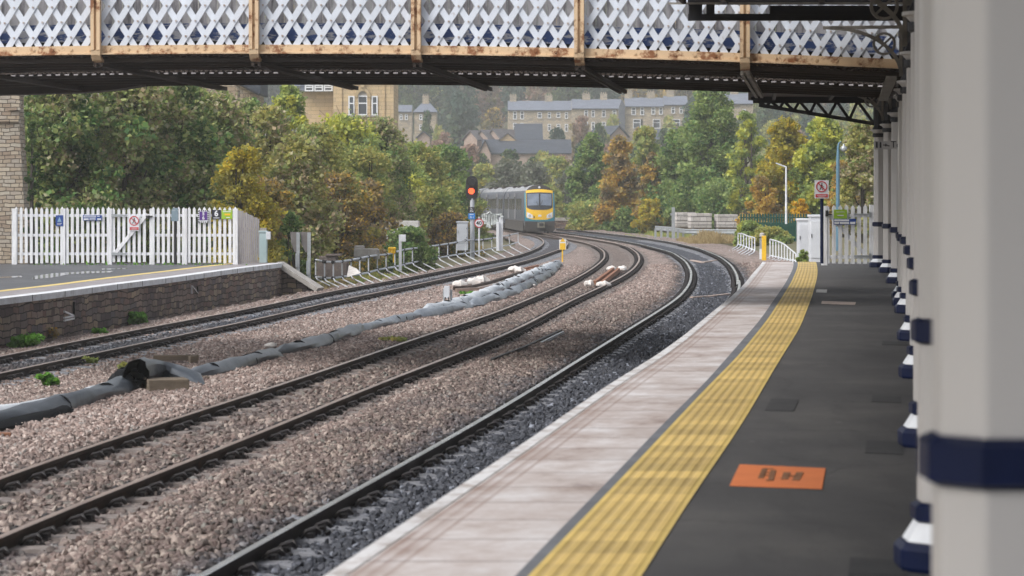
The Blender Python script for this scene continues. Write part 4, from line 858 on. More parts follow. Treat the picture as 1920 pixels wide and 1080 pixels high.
tc_ = thing('equipment_cabinet', 'tall pale teal cabinet with a small white box beside the board fence', 'cabinet', W(495, 494, 78)); b = MB(); b.box(W(494, 494, 78), (.24, .3, 1.0), bottom=True); b.box(W(494, 436, 78), (.28, .34, .06), bottom=True); b.build('body', MT['teal'], tc_, bevel=.01); b = MB(); b.box(W(503.5, 449, 77.9), (.14, .2, .25), bottom=True); b.build('side_box', MT['white'], tc_, bevel=.01); b = MB(); b.box(W(494, 434.5, 78), (.2, .3, .12), bottom=True); b.build('cap', MT['concrete'], tc_)
for k, (x0, x1, px, yb, nm) in enumerate([(544, 561.5, 557.5, 501, 'left'), (563, 582, 578, 515, 'right')]):
    s = thing('back_of_sign', f'{nm} of two grey sign backs on short steel posts beyond the platform ramp', 'sign', W(px, yb, 78.5)); b = MB(); b.prism([W(x0, 435, 78.5), W(x1, 435, 78.5), W(x1-1, 473, 78.5), W((x0+x1)/2, 473, 78.5), W(x0+2, 457, 78.5)], (0, .03, 0)); b.build('panel', M('brown_grey_panel', (.16, .15, .15), (.12, .105, .095), 3, .6), s)
    b = MB(); b.box(W(px+1.5, yb+8, 78.45), (.11, .06, (yb-428)*78.45/F), bottom=True); b.box(W(px, yb, 78.4), (.12, .03, .45), bottom=True); b.build('post', MT['steel'], s)
# tall stone abutment at the far left
MT['pierstone'] = M_stone('small_sandstone_blocks', [(.36, .3, .23), (.28, .22, .17), (.44, .38, .3), (.32, .28, .24), (.4, .36, .3)], (.09, .075, .06), .27, .125, .012, .05, .9, .9)
ab = thing('stone_abutment', 'tall sandstone block wall with a projecting course at the far left edge', 'wall', W(0, 495, 76)); YA = 75.5; b = MB(); z1 = W(0, 228, YA).z
b.prism([(-22, YA, LZ-.2), (hx(52, YA), YA, LZ-.2), (hx(36, YA), YA, z1), (-22, YA, z1)], (0, .8, 0)); b.build('lower_wall', MT['pierstone'], ab)
b = MB(); b.box(((-22+hx(36, YA))/2, YA+.35, z1), (hx(36, YA)+22, .9, .09), bottom=True); b.build('string_course', MT['pierstone'], ab)
b = MB(); b.box(((-22+hx(35, YA))/2, YA+.45, z1+.09), (hx(35, YA)+22, .7, 1.6), bottom=True); b.box((hx(27, YA), YA+.06, z1+.5), (.36, .1, .28)); b.build('parapet', MT['pierstone'], ab)
# right picket fence and gate
YR = 64.2; ztR = W(0, 384, YR).z
rg = thing('picket_gate', 'white picket gate with a peeling lower edge at the end of the near platform', 'gate', (hx(1590, YR), YR, 0)); b = MB(); pickets(b, hx(1552, YR), hx(1630, YR), YR, ztR, .03, .158*1.05, .1); b.build('pickets', MT['whitewood'], rg)
b = MB()
for y in (404, 482): z = W(0, y, YR).z; b.box((hx(1592, YR), YR+.05, z), (1.25, .05, .09))
b.beam((hx(1556, YR), YR+.05, W(0, 404, YR).z), (hx(1625, YR), YR+.05, W(0, 480, YR).z), .04, .1); b.build('brace', MT['whitewood'], rg)
for y in (402, 480): z = W(0, y, YR).z; b = MB(); b.box((hx(1617, YR), YR-.02, z), (.45, .02, .045)); b.box((hx(1631, YR), YR-.03, z), (.05, .03, .14)); b.build('hinge', MT['steel'], rg)
b = MB(); b.box((hx(1546, YR), YR+.05, 0), (.14, .14, ztR-.03), bottom=True); b.build('gate_post', MT['whitewood'], rg); b = MB(); b.box((hx(1638, YR), YR+.05, 0), (.2, .14, ztR), bottom=True); b.build('gate_post', MT['whitewood'], rg)
b = MB(); b.box((hx(1550, YR), YR-.03, W(0, 400, YR).z), (.07, .04, .16)); b.box((hx(1555, YR), YR-.04, W(0, 402, YR).z), (.14, .03, .03)); b.build('latch', MT['black'], rg)
s = sign_panel('platform_sign', 'lime green sign on the picket gate of the near platform', 1563.5, 393, 1588, 410, YR-.05, MT['lime']); bars(s, 'print', MT['white'], [(1570, 403, 1582, 405), (1568, 397, 1584, 398)], YR-.064)
s = sign_panel('station_notice', 'blue and white strip sign below the green sign on the near gate', 1563, 410.2, 1605, 421.2, YR-.05, MT['signblue']); bars(s, 'print', MT['white'], [(1564.3, 411.3, 1592, 414.8), (1564.3, 416, 1573.5, 420), (1575, 416, 1592, 420), (1594, 416, 1603.5, 420)], YR-.064)
no_entry('no entry sign with red ring on a navy post at the near platform end', 1540.5, 350, 9.6, 26.5, 34, 63.8, (494, 494, .5))
# ------------------------------------------------------------------ trackside equipment
def cabinet(label, x0, x1, y0, y1, Y, m, doors=1, cap=True, d=.5):
    t = thing('equipment_cabinet', label, 'cabinet', W((x0+x1)/2, y1, Y)); w = (x1-x0)*Y/F; h = (y1-y0)*Y/F; b = MB(); c = W((x0+x1)/2, y1, Y); c.y += d/2; b.box(c-Vector((0, 0, .3)), (w, d, h+.26), bottom=True); b.build('body', m, t, bevel=.012)
    b = MB(); b.box(c+Vector((0, 0, h-.045)), (w+.06, d+.06, .07), bottom=True); b.build('lid', MT['white'] if cap else m, t, bevel=.01)
    b = MB(); b.box(c+Vector((0, -d/2-.012, h*.06)), (w*.86, .02, h*.82), bottom=True); b.build('door', m, t, bevel=.006)
    b = MB(); b.box(c+Vector((-w*.38, -d/2-.03, h*.55)), (.02, .03, .12)); b.box(c+Vector((w*.38, -d/2-.03, h*.3)), (.03, .02, .05)); b.box(c+Vector((w*.38, -d/2-.03, h*.7)), (.03, .02, .05)); b.build('handle', MT['black'], t); return t
cabinet('wide pale grey cabinet beside the green fence, left of a taller one', 1497, 1521, 411, 488, 80, MT['palecab'])
cabinet('taller pale grey cabinet next to the navy sign post on the right', 1519, 1541, 404, 489, 78.6, MT['palecab'])
cabinet('grey metal cabinet standing just left of the red signal', 856.5, 877.5, 416, 458, 117, MT['greypaint'], cap=False)
# concrete troughs, blocks
def slabs_pile(name, label, cat, rects, Y, m, d=.5):
    t = thing(name, label, cat, W((rects[0][0]+rects[0][2])/2, rects[0][3], Y))
    for (x0, y0, x1, y1) in rects: 
        b = MB(); c = W((x0+x1)/2, y1, Y+rnd.uniform(0, .3)); b.box(c, ((x1-x0)*Y/F, d, (y1-y0)*Y/F), bottom=True, rz=rnd.uniform(-.06, .06)); b.build('block', m, t, bevel=.02)
    return t
slabs_pile('block_store', 'low pale concrete block structure half hidden by bushes on the left', 'concrete structure', [(723, 425, 785, 452), (722, 414, 786, 425)], 116, MT['concretelight'], .9)
slabs_pile('rubble_pile', 'stack of pale concrete slabs behind the cable barrier', 'rubble', [(664, 470, 686, 490), (665, 460.5, 683, 466), (683, 467, 711, 472), (664, 466, 708, 482), (700, 470, 712, 486)], 92, MT['concrete'], .5)
slabs_pile('rubble_pile', 'heap of brown brick and timber scraps at the near end of the cable barrier', 'rubble', [(596, 492, 652, 520), (600, 480, 632, 492), (612, 476, 640, 480), (638, 488, 654, 515)], 86, M('brown_rubble', (.2, .16, .14), (.11, .09, .085), 6, .95, 0, .8, .03, c3=(.28, .24, .22)), .6)
b = MB(); b.prism([W(650, 520, 84), W(676, 512, 84), W(668, 504, 84.3), W(654, 498, 84.6)], (0, .3, 0)); tag(b.build('plastic_sheet', MT['sack']), 'crumpled white sheet lying beside the brown rubble heap', 'sheet')
wp = thing('junction_box_post', 'slim white post with a square box at its top behind the cable barrier', 'post', W(751, 508, 93)); b = MB(); b.box(W(750.5, 508, 93), (.11, .11, 1.4), bottom=True); b.build('post', MT['palecab'], wp); b = MB(); b.box(W(756, 453, 92.9), (.2, .14, .27), bottom=True); b.build('box', MT['white'], wp, bevel=.01)
yc = thing('hydrant_marker', 'yellow three lobed cap standing among bushes beside the white box post', 'marker', W(735, 490, 92.5)); b = MB()
for x in (730.5, 735, 739.5): b.lathe(W(x, 475, 92.5), [(.04, 0), (.05, .12), (.075, .2), (.03, .24)], 8)
b.box(W(738, 492, 92.6), (.05, .05, .5), bottom=True); b.build('caps', MT['yellow'], yc)
# signal with a lit red aspect
YS = 118; sg = thing('railway_signal', 'red lit railway signal with an oval black head on a grey post', 'signal', W(885, 482, YS)); k = YS/F
b = MB(); b.lathe(W(885.5, 486, YS), [(.12, 0), (.11, (486-372)*k)], 12); b.build('post', MT['greypaint'], sg, smooth=True)
b = MB(); r = 11.3*k; c1, c2 = W(884.8, 341, YS-.1), W(884.8, 364, YS-.1); pts = [c1+Vector((r*math.cos(a), 0, r*math.sin(a))) for a in np.linspace(0, math.pi, 12)]+[c2+Vector((r*math.cos(a), 0, r*math.sin(a))) for a in np.linspace(math.pi, 2*math.pi, 12)]; b.prism(pts, (0, .06, 0)); b.build('backboard', MT['black'], sg)
b = MB(); b.tube([c1+Vector((0, -.02, .0)), c1+Vector((0, -.3, 0))], [.17, .16], 14); b.build('lamp_hood', MT['black'], sg); b = MB(); cc = W(883.8, 358.5, YS-.1)
for a in np.linspace(math.pi*.05, math.pi*.95, 8): b.beam(cc+Vector((.19*math.cos(a), -.02, .19*math.sin(a))), cc+Vector((.19*math.cos(a), -.3, .19*math.sin(a))), .07, .02, up=(math.cos(a), 0, math.sin(a)))
b.build('lamp_hood', MT['black'], sg)
b = MB(); 
for x, y in [(-1, 2), (0, 2), (1, 2), (-2, 1), (-1, 1), (0, 1), (1, 1), (2, 1), (-2, 0), (-1, 0), (0, 0), (1, 0), (2, 0), (-2, -1), (-1, -1), (0, -1), (1, -1), (2, -1), (-1, -2), (0, -2), (1, -2)]: b.lathe(cc+Vector((x*.058, -.03, y*.058-.02)), [(.028, 0), (.028, .045)], 8)
b.build('red_lamp', M_emit('red_signal_light', (1, .09, .03), 2.6), sg)
s = MB(); s.box(W(884, 393.6, YS-.14), (.32, .02, .29)); s.build('number_plate', MT['black'], sg); text_mesh('SL', 'lettering', MT['white'], sg, W(884, 391.2, YS-.16), .13); text_mesh('406', 'lettering', MT['white'], sg, W(884.2, 396, YS-.16), .13)
s = MB(); s.box(W(884.5, 405.5, YS-.14), (.33, .02, .28)); s.build('number_plate', MT['signcyan'], sg); text_mesh('BL1', 'lettering', MT['white'], sg, W(884.8, 407.5, YS-.16), .13); bars(sg, 'print', MT['white'], [(880.5, 401.6, 888, 402.8)], YS-.155)
sp = thing('speed_sign', 'round white 40 speed limit sign with red rim on a thin post', 'sign', W(898.5, 475, 117)); b = MB(); c = W(898, 418.5, 117-.06); b.prism([c+Vector((.22*math.cos(a), 0, .22*math.sin(a))) for a in np.linspace(0, 2*math.pi, 25)[:-1]], (0, .02, 0)); b.build('rim', MT['red'], sp); b = MB(); b.prism([c+Vector((.175*math.cos(a), -.006, .175*math.sin(a))) for a in np.linspace(0, 2*math.pi, 25)[:-1]], (0, .004, 0)); b.build('disc', MT['white'], sp); text_mesh('40', 'numeral', MT['black'], sp, c+Vector((0, -.012, 0)), .28, font_bold=.004)
b = MB(); b.lathe(W(898.5, 482, 117), [(.045, 0), (.045, 1.95)], 10); b.build('post', MT['palecab'], sp)
# white insulator rack beside the train
ir = thing('cable_rack', 'white posts with a bar of hanging pale cable fittings beside the train', 'cable rack', W(937, 465, 122)); b = MB(); b.box(W(939, 470, 122), (.22, .2, 1.7), bottom=True); b.box(W(933, 470, 121.8), (.14, .15, 1.45), bottom=True); b.build('post', MT['white'], ir)
b = MB(); b.beam(W(903, 404, 122), W(943, 402, 122), .08, .1)
for x, l in [(906, 12), (910, 20), (914, 24), (918, 26), (923, 22), (928, 18), (932, 14), (941, 8)]:
    y = 401+rnd.uniform(-2, 2); b.tube([W(x, y, 121.9), W(x-1, y+l*.5, 121.9), W(x+.5, y+l, 121.9)], [.1, .05, .09], 7)
b.tube([W(912, 402, 121.8), W(918, 397, 121.8), W(922, 401, 121.8)], .04, 7); b.build('fittings', M('pale_fittings', (.62, .64, .64), (.3, .34, .34), 14, .6), ir)
# bent hoop barriers with feet
def hoop_barrier(label, top, bot, step, footdx, footdy, rail_m, post_m, dzf=-.12, r=.022, rr=.03, couplers=True, gr=None):
    xs_ = np.arange(top[0][0], top[-1][0]+.1, step); ty = np.interp(xs_, *zip(*top)); by = np.interp(xs_, *zip(*bot)); t = None; T, B_ = [], []; b = MB()
    for x, a, c in zip(xs_, ty, by):
        g = TR(x, c+footdy*.4, dzf); Y = g.y; p1, p2 = W(x, a, Y), W(x, c, Y); f_ = TR(x+footdx, c+footdy, dzf-.02); T.append(p1); B_.append(p2)
        b.tube([p1, p2, p2+(f_-p2)*.12+Vector((0, 0, -.06)), f_+Vector((0, 0, .01))], r, 6)
    t = thing('hoop_barrier', label, 'barrier', T[0].lerp(B_[0], .9), gr); b.build('hoops', post_m, t)
    b = MB(); b.tube(T, rr, 7); b.tube(B_, rr, 7); b.build('rails', rail_m, t)
    if couplers:
        b = MB()
        for L_ in (T, B_):
            for p, q in zip(L_[:-1], L_[1:]): d = (q-p).normalized(); b.tube([p-d*.07, p+d*.07], rr*1.7, 7)
        b.build('couplers', MT['black'], t)
    return t
hoop_barrier('long curving barrier of grey tubes with black couplers and splayed feet on the left', [(592,487),(613,492),(635,491),(663,487),(687,481.7),(705,478.3),(722,478),(740,473),(758,468),(775,465.8),(800,463),(813,461),(848,456),(873,450.6),(910,448.9),(937,444.4),(960,440),(976,436)],
  [(592,519),(615,522.5),(638,520),(668,515),(688,512.5),(708,505.8),(743,500),(760,495),(775,492.5),(800,486.7),(813,485),(848,479),(891,472),(919,466.6),(955,459.5),(976,452.4)], 16.5, 26, 17, MT['greypaint'], MT['palecab'], rr=.038, r=.028)
hoop_barrier('row of white tubular hoops left of the yellow post near the crash barrier', [(1384,437.5),(1392,438),(1403,443),(1420,447)], [(1384,458),(1392,460),(1403,465),(1420,471)], 5.2, -20, 15, MT['palecab'], MT['white'], couplers=False, r=.03, rr=.03)
hoop_barrier('row of white tubular hoops right of the yellow post at the platform end', [(1444,449),(1457,452),(1470,457.5),(1480,466),(1493,476.7)], [(1444,479),(1457,482),(1470,485),(1480,487),(1493,489)], 5.4, -7, 6, MT['palecab'], MT['white'], couplers=False, r=.03, rr=.03, dzf=-.1)
yb_ = thing('marker_post', 'bright yellow marker post beside the end of the near platform', 'post', W(1432.5, 490, 98)); b = MB(); b.box(W(1432.5, 496, 98), (.17, .12, 1.17), bottom=True); b.build('post', MT['yellow'], yb_, bevel=.01)
gp = thing('marker_post', 'grey and white post with a small round cap left of the yellow post', 'post', W(1426, 485, 100)); b = MB(); b.box(W(1426.5, 467, 100), (.1, .1, .45), bottom=True); b.build('post', MT['steel'], gp); b = MB(); b.box(W(1426.5, 487, 100), (.105, .11, .45), bottom=True); b.build('lower_post', MT['white'], gp); b = MB(); b.lathe(W(1429, 447, 100.5), [(.03, 0), (.12, .08), (.1, .2), (.04, .24)], 10); b.build('cap', MT['concrete'], gp)
# crash barrier
cb = thing('crash_barrier', 'low galvanised crash barrier across the embankment in front of block pallets', 'crash barrier', W(1300, 450, 150)); b = MB()
prof = lambda px, py, Y: [W(px, py, Y)+Vector((0, q, z)) for q, z in ((0, .15), (-.06, .1), (0, .02), (-.06, -.08), (0, -.14))]
pts = [(1228, 428, 158), (1262, 430, 155), (1284, 434, 152), (1330, 434.5, 150), (1382, 434.5, 147)]
for p, q in zip(pts[:-1], pts[1:]): A, B2 = prof(*p), prof(*q); b.add(A+B2, [(i_, i_+1, i_+6, i_+5) for i_ in range(4)])
b.build('beam', MT['steel'], cb)
for px in (1229, 1240, 1252, 1271, 1281, 1299, 1345): b = MB(); b.box(W(px, 451, 153), (.13, .12, .75), bottom=True); b.build('post', MT['steel'], cb)
tp = thing('steel_post', 'tall plain steel post standing through the crash barrier line', 'post', W(1262.5, 450, 150)); b = MB(); b.box(W(1262.5, 453, 151), (.2, .15, 2.15), bottom=True); b.build('post', MT['steel'], tp); b = MB(); b.box(W(1258.5, 402, 151), (.1, .08, .14)); b.build('bracket', MT['steel'], tp)
for x0, x1, y0, y1, Y, lb in [(1266, 1303, 398, 425, 167, 'left pallet of pale stone blocks strapped in rows behind the crash barrier'), (1293, 1333, 400, 427, 163, 'middle pallet of pale stone blocks behind the crash barrier'), (1343, 1382, 402, 426.5, 163, 'right pallet of pale stone blocks standing apart behind the crash barrier')]:
    t = thing('block_pallet', lb, 'block pallet', W((x0+x1)/2, y1, Y), 'pallets of stone blocks'); b = MB(); w, h = (x1-x0)*Y/F, (y1-y0)*Y/F; c = W((x0+x1)/2, y1, Y); b.box(c+Vector((0, .5, 0)), (w, 1.0, h), bottom=True, rz=.15); b.build('blocks', MT['gabion'], t, bevel=.02)
    b = MB(); 
    for f_ in (.2, .45, .8): b.box(c+Vector((0, .5, h*f_)), (w+.015, 1.015, .03), rz=.15)
    b.build('straps', MT['black'], t); b = MB(); b.box(c+Vector((0, .5, -.35)), (w*.95, .95, .345), bottom=True, rz=.15); b.build('pallet', MT['timber'], t)
# palisade fence
gf = thing('palisade_fence', 'dark green steel palisade fence behind the pale cabinets', 'fence', W(1460, 470, 132)); b = MB(); x = 1388
while x < 1536: b.prism([W(x, 478, 132), W(x+3, 478, 132), W(x+3, 402, 132), W(x+1.5, 400, 132), W(x, 402, 132)], (0, .03, 0)); x += 5.1
b.build('pales', MT['green'], gf); b = MB(); b.beam(W(1386, 408, 132.1), W(1536, 408, 132.1), .05, .06); b.beam(W(1386, 462, 132.1), W(1536, 462, 132.1), .05, .06); b.build('rails', MT['green'], gf)
b = MB(); b.beam(W(1402, 440, 132.4), W(1528, 440, 132.4), .04, 1.35); b.build('backing_sheet', MT['green'], gf)
# lamps
lp = thing('street_lamp', 'pale blue lamp post with a round globe head rising behind the near gate', 'street lamp', W(1571, 400, 100)); b = MB(); b.tube([W(1571, 470, 100), W(1571, 300, 100), W(1571.5, 275, 100), W(1573, 268, 100), W(1577, 265.5, 100)], [.09, .075, .05, .03, .03], 10); b.build('pole', MT['lampblue'], lp, smooth=True); b = MB(); b.lathe(W(1582, 285, 100), [(.03, 0), (.11, .05), (.14, .14), (.12, .2), (.05, .26), (.02, .34)], 12); b.build('lamp_head', MT['steel'], lp, smooth=True)
lw = thing('street_lamp', 'thin white lamp post with a short arm in front of the yellow trees', 'street lamp', W(1474, 402, 115)); b = MB(); b.tube([W(1474, 420, 115), W(1474, 312, 115)], [.055, .04], 8); b.tube([W(1474, 313, 115), W(1464, 309.5, 115)], .035, 6); b.build('pole', MT['white'], lw); b = MB(); b.beam(W(1466, 310, 115), W(1455, 306, 115), .16, .06); b.build('lamp_head', MT['palecab'], lw)
cam_p = thing('street_lamp', 'small dim lamp on a thin far pole among the trees left of the blue lamp', 'street lamp', W(1487, 300, 154)); b = MB(); b.lathe(W(1487, 280, 154), [(.04, 0), (.16, .05), (.16, .14), (.02, .22)], 10); b.build('lamp_head', MT['steel'], cam_p); b = MB(); b.tube([W(1487, 400, 154), W(1487, 281, 154)], .035, 6); b.build('pole', MT['steel'], cam_p)
# yellow board on a stake
yk = thing('track_board', 'yellow and white board on a thin yellow stake between the tracks', 'marker board', TR(1054, 491, -.15)); g = TR(1054.5, 491, -.15); Y = g.y; b = MB(); c = W(1055, 458.5, Y); b.box(c, (13*Y/F, .02, 19*Y/F)); b.build('board', MT['white'], yk); b = MB(); b.box(c+Vector((0, -.014, -.08)), (10.5*Y/F, .006, 12*Y/F)); b.prism([c+Vector((-5.2*Y/F, -.017, .12)), c+Vector((5.2*Y/F, -.017, .12)), c+Vector((0, -.017, .28))], (0, .005, 0)); b.box(g+Vector((0, .03, 0)), (.06, .03, 24*Y/F), bottom=True); b.build('stake', MT['yellow'], yk)
# small box on legs among the ballast
g = TR(838, 577, -.05); Y = g.y; k = Y/F; jb = thing('trackside_box', 'small pale grey box on two short legs standing in the ballast beside the pipes', 'junction box', g); b = MB(); b.box(g+Vector((0, 0, 18*k)), (10*k, .14, 23*k), bottom=True); b.build('box', MT['palecab'], jb, bevel=.008); b = MB(); b.box(g+Vector((8*k, .05, -2*k)), (4*k, .05, 36*k), bottom=True); b.box(g+Vector((-6*k, .05, -2*k)), (3*k, .05, 38*k), bottom=True); b.build('leg', MT['steel'], jb); b = MB(); b.tube([g+Vector((-3*k, -.08, 20*k)), g+Vector((-4.5*k, -.12, 8*k)), g+Vector((-9*k, -.2, 0))], .018, 6); b.tube([g+Vector((3*k, -.08, 20*k)), g+Vector((5*k, -.12, 8*k)), g+Vector((1*k, -.3, 0))], .018, 6); b.build('cables', MT['black'], jb)
# grey ducting along the ballast
def pipe(label, P, rad, m, dz=.0, world=False, mesh_n=14, flat=1.0, grp='grey pipes along the ballast'):
    pts = [W(*p) for p in P] if world else [TR(x, y, dz-.035+(z[0] if z else 0)) for x, y, *z in P]
    d = np.r_[0, np.cumsum([(q-p).length for p, q in zip(pts[:-1], pts[1:])])]; n = max(6, int(d[-1]/.5)); A = np.array(pts); tt = np.linspace(0, d[-1], n)
    Q = np.c_[[np.interp(tt, d, A[:, i_]) for i_ in range(3)]].T; Q[1:-1] = (Q[:-2]+Q[1:-1]*2+Q[2:])/4
    t = thing('drain_pipe', label, 'pipe', Q[n//2], grp); b = MB(); R = [rad*(1+.03*math.sin(i_*1.7))*(1 if (world and i_ < 3) or (i_ not in (0, n-1)) else .12)*(1-.45*(i_/n)**2 if world else 1) for i_ in range(n)]; b.tube(Q, R, mesh_n, 0, caps=False)
    def crease(b, i_, o_):   # split, sagging and creased plastic
        cq = Vector(Q[i_])
        for k_ in range(mesh_n):
            v = b.v[o_*mesh_n+k_]; d_ = v-cq; g_ = 1+.13*math.sin(i_*.9+k_*1.3+Q[0][0]*5)+.08*math.sin(i_*2.3-k_*2.1); v.x, v.y, v.z = cq.x+d_.x*g_*1.08, cq.y+d_.y*g_*1.08, cq.z+d_.z*g_*.92-.015
    for i_ in range(n): crease(b, i_, i_)
    b.build('pipe_wall', m, t, smooth=True)
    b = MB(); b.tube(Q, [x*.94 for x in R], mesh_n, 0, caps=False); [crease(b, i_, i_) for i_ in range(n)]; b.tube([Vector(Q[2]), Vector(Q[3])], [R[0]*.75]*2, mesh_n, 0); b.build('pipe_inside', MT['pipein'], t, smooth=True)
    for i_ in [j for j in range(2, n-2) if rnd.random() < .2]:
        b = MB(); p, q = Vector(Q[i_]), Vector(Q[i_+1]); dd = (q-p).normalized(); b.tube([p-dd*.015-Vector((0, 0, .02)), p+dd*.015-Vector((0, 0, .02))], rad*1.04, mesh_n); b.build('strap', MT['pipein'], t)
    return t
pipe('grey pipe entering at the lower left edge, held by cable ties', [(-120,815),(0,790),(70,775),(135,755),(200,738),(245,718),(272,702)], .175, MT['pipe'], .0)
pipe('black split pipe lying under the grey pipe at the lower left edge', [(-120,835),(0,803),(60,795),(110,780),(140,768)], .13, MT['pipein'], -.06)
pipe('pale flat duct running behind the grey pipe at the lower left', [(-100,785),(0,773),(80,758),(150,742),(215,722)], .10, MT['pipelight'], -.02)
pipe('black open half pipe behind the raised grey pipe end', [(216,722),(232,705),(262,690)], .16, MT['pipein'], .0)
pipe('raised grey pipe with a dark open end resting on a concrete block', [(256,694,35.9),(268,690,36.9),(288,688,37.8),(318,692,38.0),(345,703,37.8),(368,714,37.3),(384,722,36.9)], .185, MT['pipe'], .0, True)
pipe('grey pipe length after the raised open end, with a black tie', [(352,706),(398,696),(440,686),(480,674),(525,662)], .155, MT['pipe'], .0)
pipe('thick grey pipe length in the middle of its run across the ballast', [(515,664),(560,653),(610,640),(655,624),(680,616)], .165, MT['pipe'], .0)
pipe('pale grey pipe length halfway along the line of pipes', [(672,620),(700,611),(740,601),(790,591)], .13, MT['pipemid'], .0)
pipe('pale grey pipe length just left of the trackside box', [(770,594),(810,588),(850,580),(882,572)], .16, MT['pipemid'], .0)
pipe('pale duct top curving behind the trackside box toward the train', [(795,583),(850,571),(905,552),(950,533),(1000,512),(1036,497)], .16, MT['pipelight'], .05)
pipe('grey pipe length right of the trackside box', [(885,572),(920,562),(950,552),(975,543)], .17, MT['pipemid'], .0)
pipe('grey pipe length with black joints nearer the yellow board', [(972,543),(995,533),(1015,522),(1035,509)], .17, MT['pipe'], .0)
pipe('short grey pipe end beside the yellow board', [(1032,508),(1040,500),(1047,494)], .18, MT['pipemid'], .03)
def block_at(label, name, cat, px, py, size, rz, m, dz=-.1): g = TR(px, py, dz); b = MB(); b.box(g, size, rz, bottom=True); return tag(b.build(name, m, None, bevel=.01), label, cat)
block_at('squat concrete block under the raised grey pipe', 'concrete_block', 'concrete block', 312, 731, (.6, .5, .17), .3, MT['timber'])
block_at('mossy timber baulk beside the raised grey pipe', 'timber_baulk', 'timber', 330, 676, (.8, .16, .1), .12, MT['timber'], -.12)
block_at('small broken timber end next to the mossy baulk', 'timber_baulk', 'timber', 362, 680, (.14, .1, .12), .5, MT['timber'], -.12)
block_at('short timber lying in front of the raised pipe foot', 'timber_baulk', 'timber', 375, 715, (.3, .2, .08), .2, MT['timber'], -.12)
block_at('small orange brick on the ballast at the lower left edge', 'brick', 'brick', 8, 822, (.16, .1, .07), .2, MT['rustorange'], -.08)
# loose rails and sacks
def loose_rail(label, P, m, dz=-.12, w=.09, h=.1): 
    b = MB(); pts = [TR(x, y, dz) for x, y in P]
    for p, q in zip(pts[:-1], pts[1:]): b.beam(p, q, w, h); b.beam(p-Vector((0, 0, h/2)), q-Vector((0, 0, h/2)), w*1.6, .02)
    return tag(b.build('loose_rail', m), label, 'rail')
loose_rail('left orange rusty bar between the middle rails, tied with white sacks', [(1115,530),(1150,504)], MT['rustorange'], .0)
loose_rail('right orange rusty bar between the middle rails, tied with white sacks', [(1128,531),(1160,505)], MT['rustorange'], .0)
loose_rail('left of two rusty bars beyond the pipes beside the left track', [(985,504.5),(1008,499)], MT['rustorange'], .0)
loose_rail('right of two rusty bars beyond the pipes beside the left track', [(990,508),(1012,502)], MT['rustorange'], .0)
loose_rail('long dark spare rail lying behind the line of pipes', [(850,540),(880,539),(915,531),(950,520),(978,511)], MT['rail'], -.06)
loose_rail('second spare rail with a pale top lying behind the line of pipes', [(855,544),(895,542),(930,534),(965,522),(1000,509)], MT['railtop'], -.08)
loose_rail('thin dark rod on the ballast right of the middle track', [(922,675),(985,651),(1052,620)], MT['raildark'], -.05, .05, .05)
loose_rail('thin pale rod on the ballast right of the middle track', [(1015,643),(1035,633),(1056,623)], MT['steel'], -.05, .04, .04)
def sack(label, px, py, s, dz=-.02):
    g = TR(px, py, dz); b = MB(); n = 12; prof = [(s*.7, -s*.4), (s, -.1*s), (s*.95, .25*s), (s*.6, .55*s), (s*.15, .66*s)]; b.lathe(g, prof, n); 
    for v in b.v: d = v-g; f = 1+.22*math.sin(d.x*37+px)+.18*math.sin(d.y*41+py); v.x = g.x+d.x*f; v.y = g.y+d.y*f; v.z = g.z+d.z*(1+.2*math.sin(d.x*30))
    return tag(b.build('sandbag', MT['sack'], smooth=True), label, 'sandbag')
for lb, x, y, s in [('white sandbag at the near left end of the orange bars', 1105, 532, .17), ('white sandbag at the near right end of the orange bars', 1132, 534, .18), ('white sandbag at the far left end of the orange bars', 1146, 504, .17), ('white sandbag at the far right end of the orange bars', 1167, 505, .2), ('white sack left of the far rusty bars beside the pipes', 964, 505, .2), ('second white sack left of the far rusty bars, draped longer', 974, 507, .2), ('left white sack on the spare rails behind the pipes', 862, 533, .2), ('middle white sack on the spare rails behind the pipes', 888, 530, .24), ('right white sack on the spare rails behind the pipes', 903, 526, .24), ('crumpled white bag on the ballast left of the pipes', 507, 648, .09), ('small white scrap on the ballast below the pipes', 1001, 535, .06)]: sack(lb, x, y, s)
# pale worn boards across the near track
for lb, P in [('pale timber strip laid across the near track, nearer one', [(1296,558),(1330,556),(1366,552)]), ('pale timber strip laid across the near track, farther one', [(1296,488),(1318,492),(1345,488)])]:
    b = MB(); pts = [TR(x, y, -.13) for x, y in P]; [b.beam(p, q, .12, .05) for p, q in zip(pts[:-1], pts[1:])]; tag(b.build('timber_strip', M('pink_board', (.5, .38, .32), (.4, .33, .3), 3, .9)), lb, 'timber strip')
# stone parapet right of the train, small wall
pw = thing('stone_parapet', 'low dark stone parapet with a coping just right of the train', 'wall', W(1058, 432, 215)); b = MB(); b.box(W(1060, 438, 215), (2.3, .6, 1.15), bottom=True); b.build('masonry', MT['rubble'], pw); b = MB(); b.box(W(1060, 414, 215), (2.5, .7, .28), bottom=True); b.build('coping', MT['concrete'], pw)
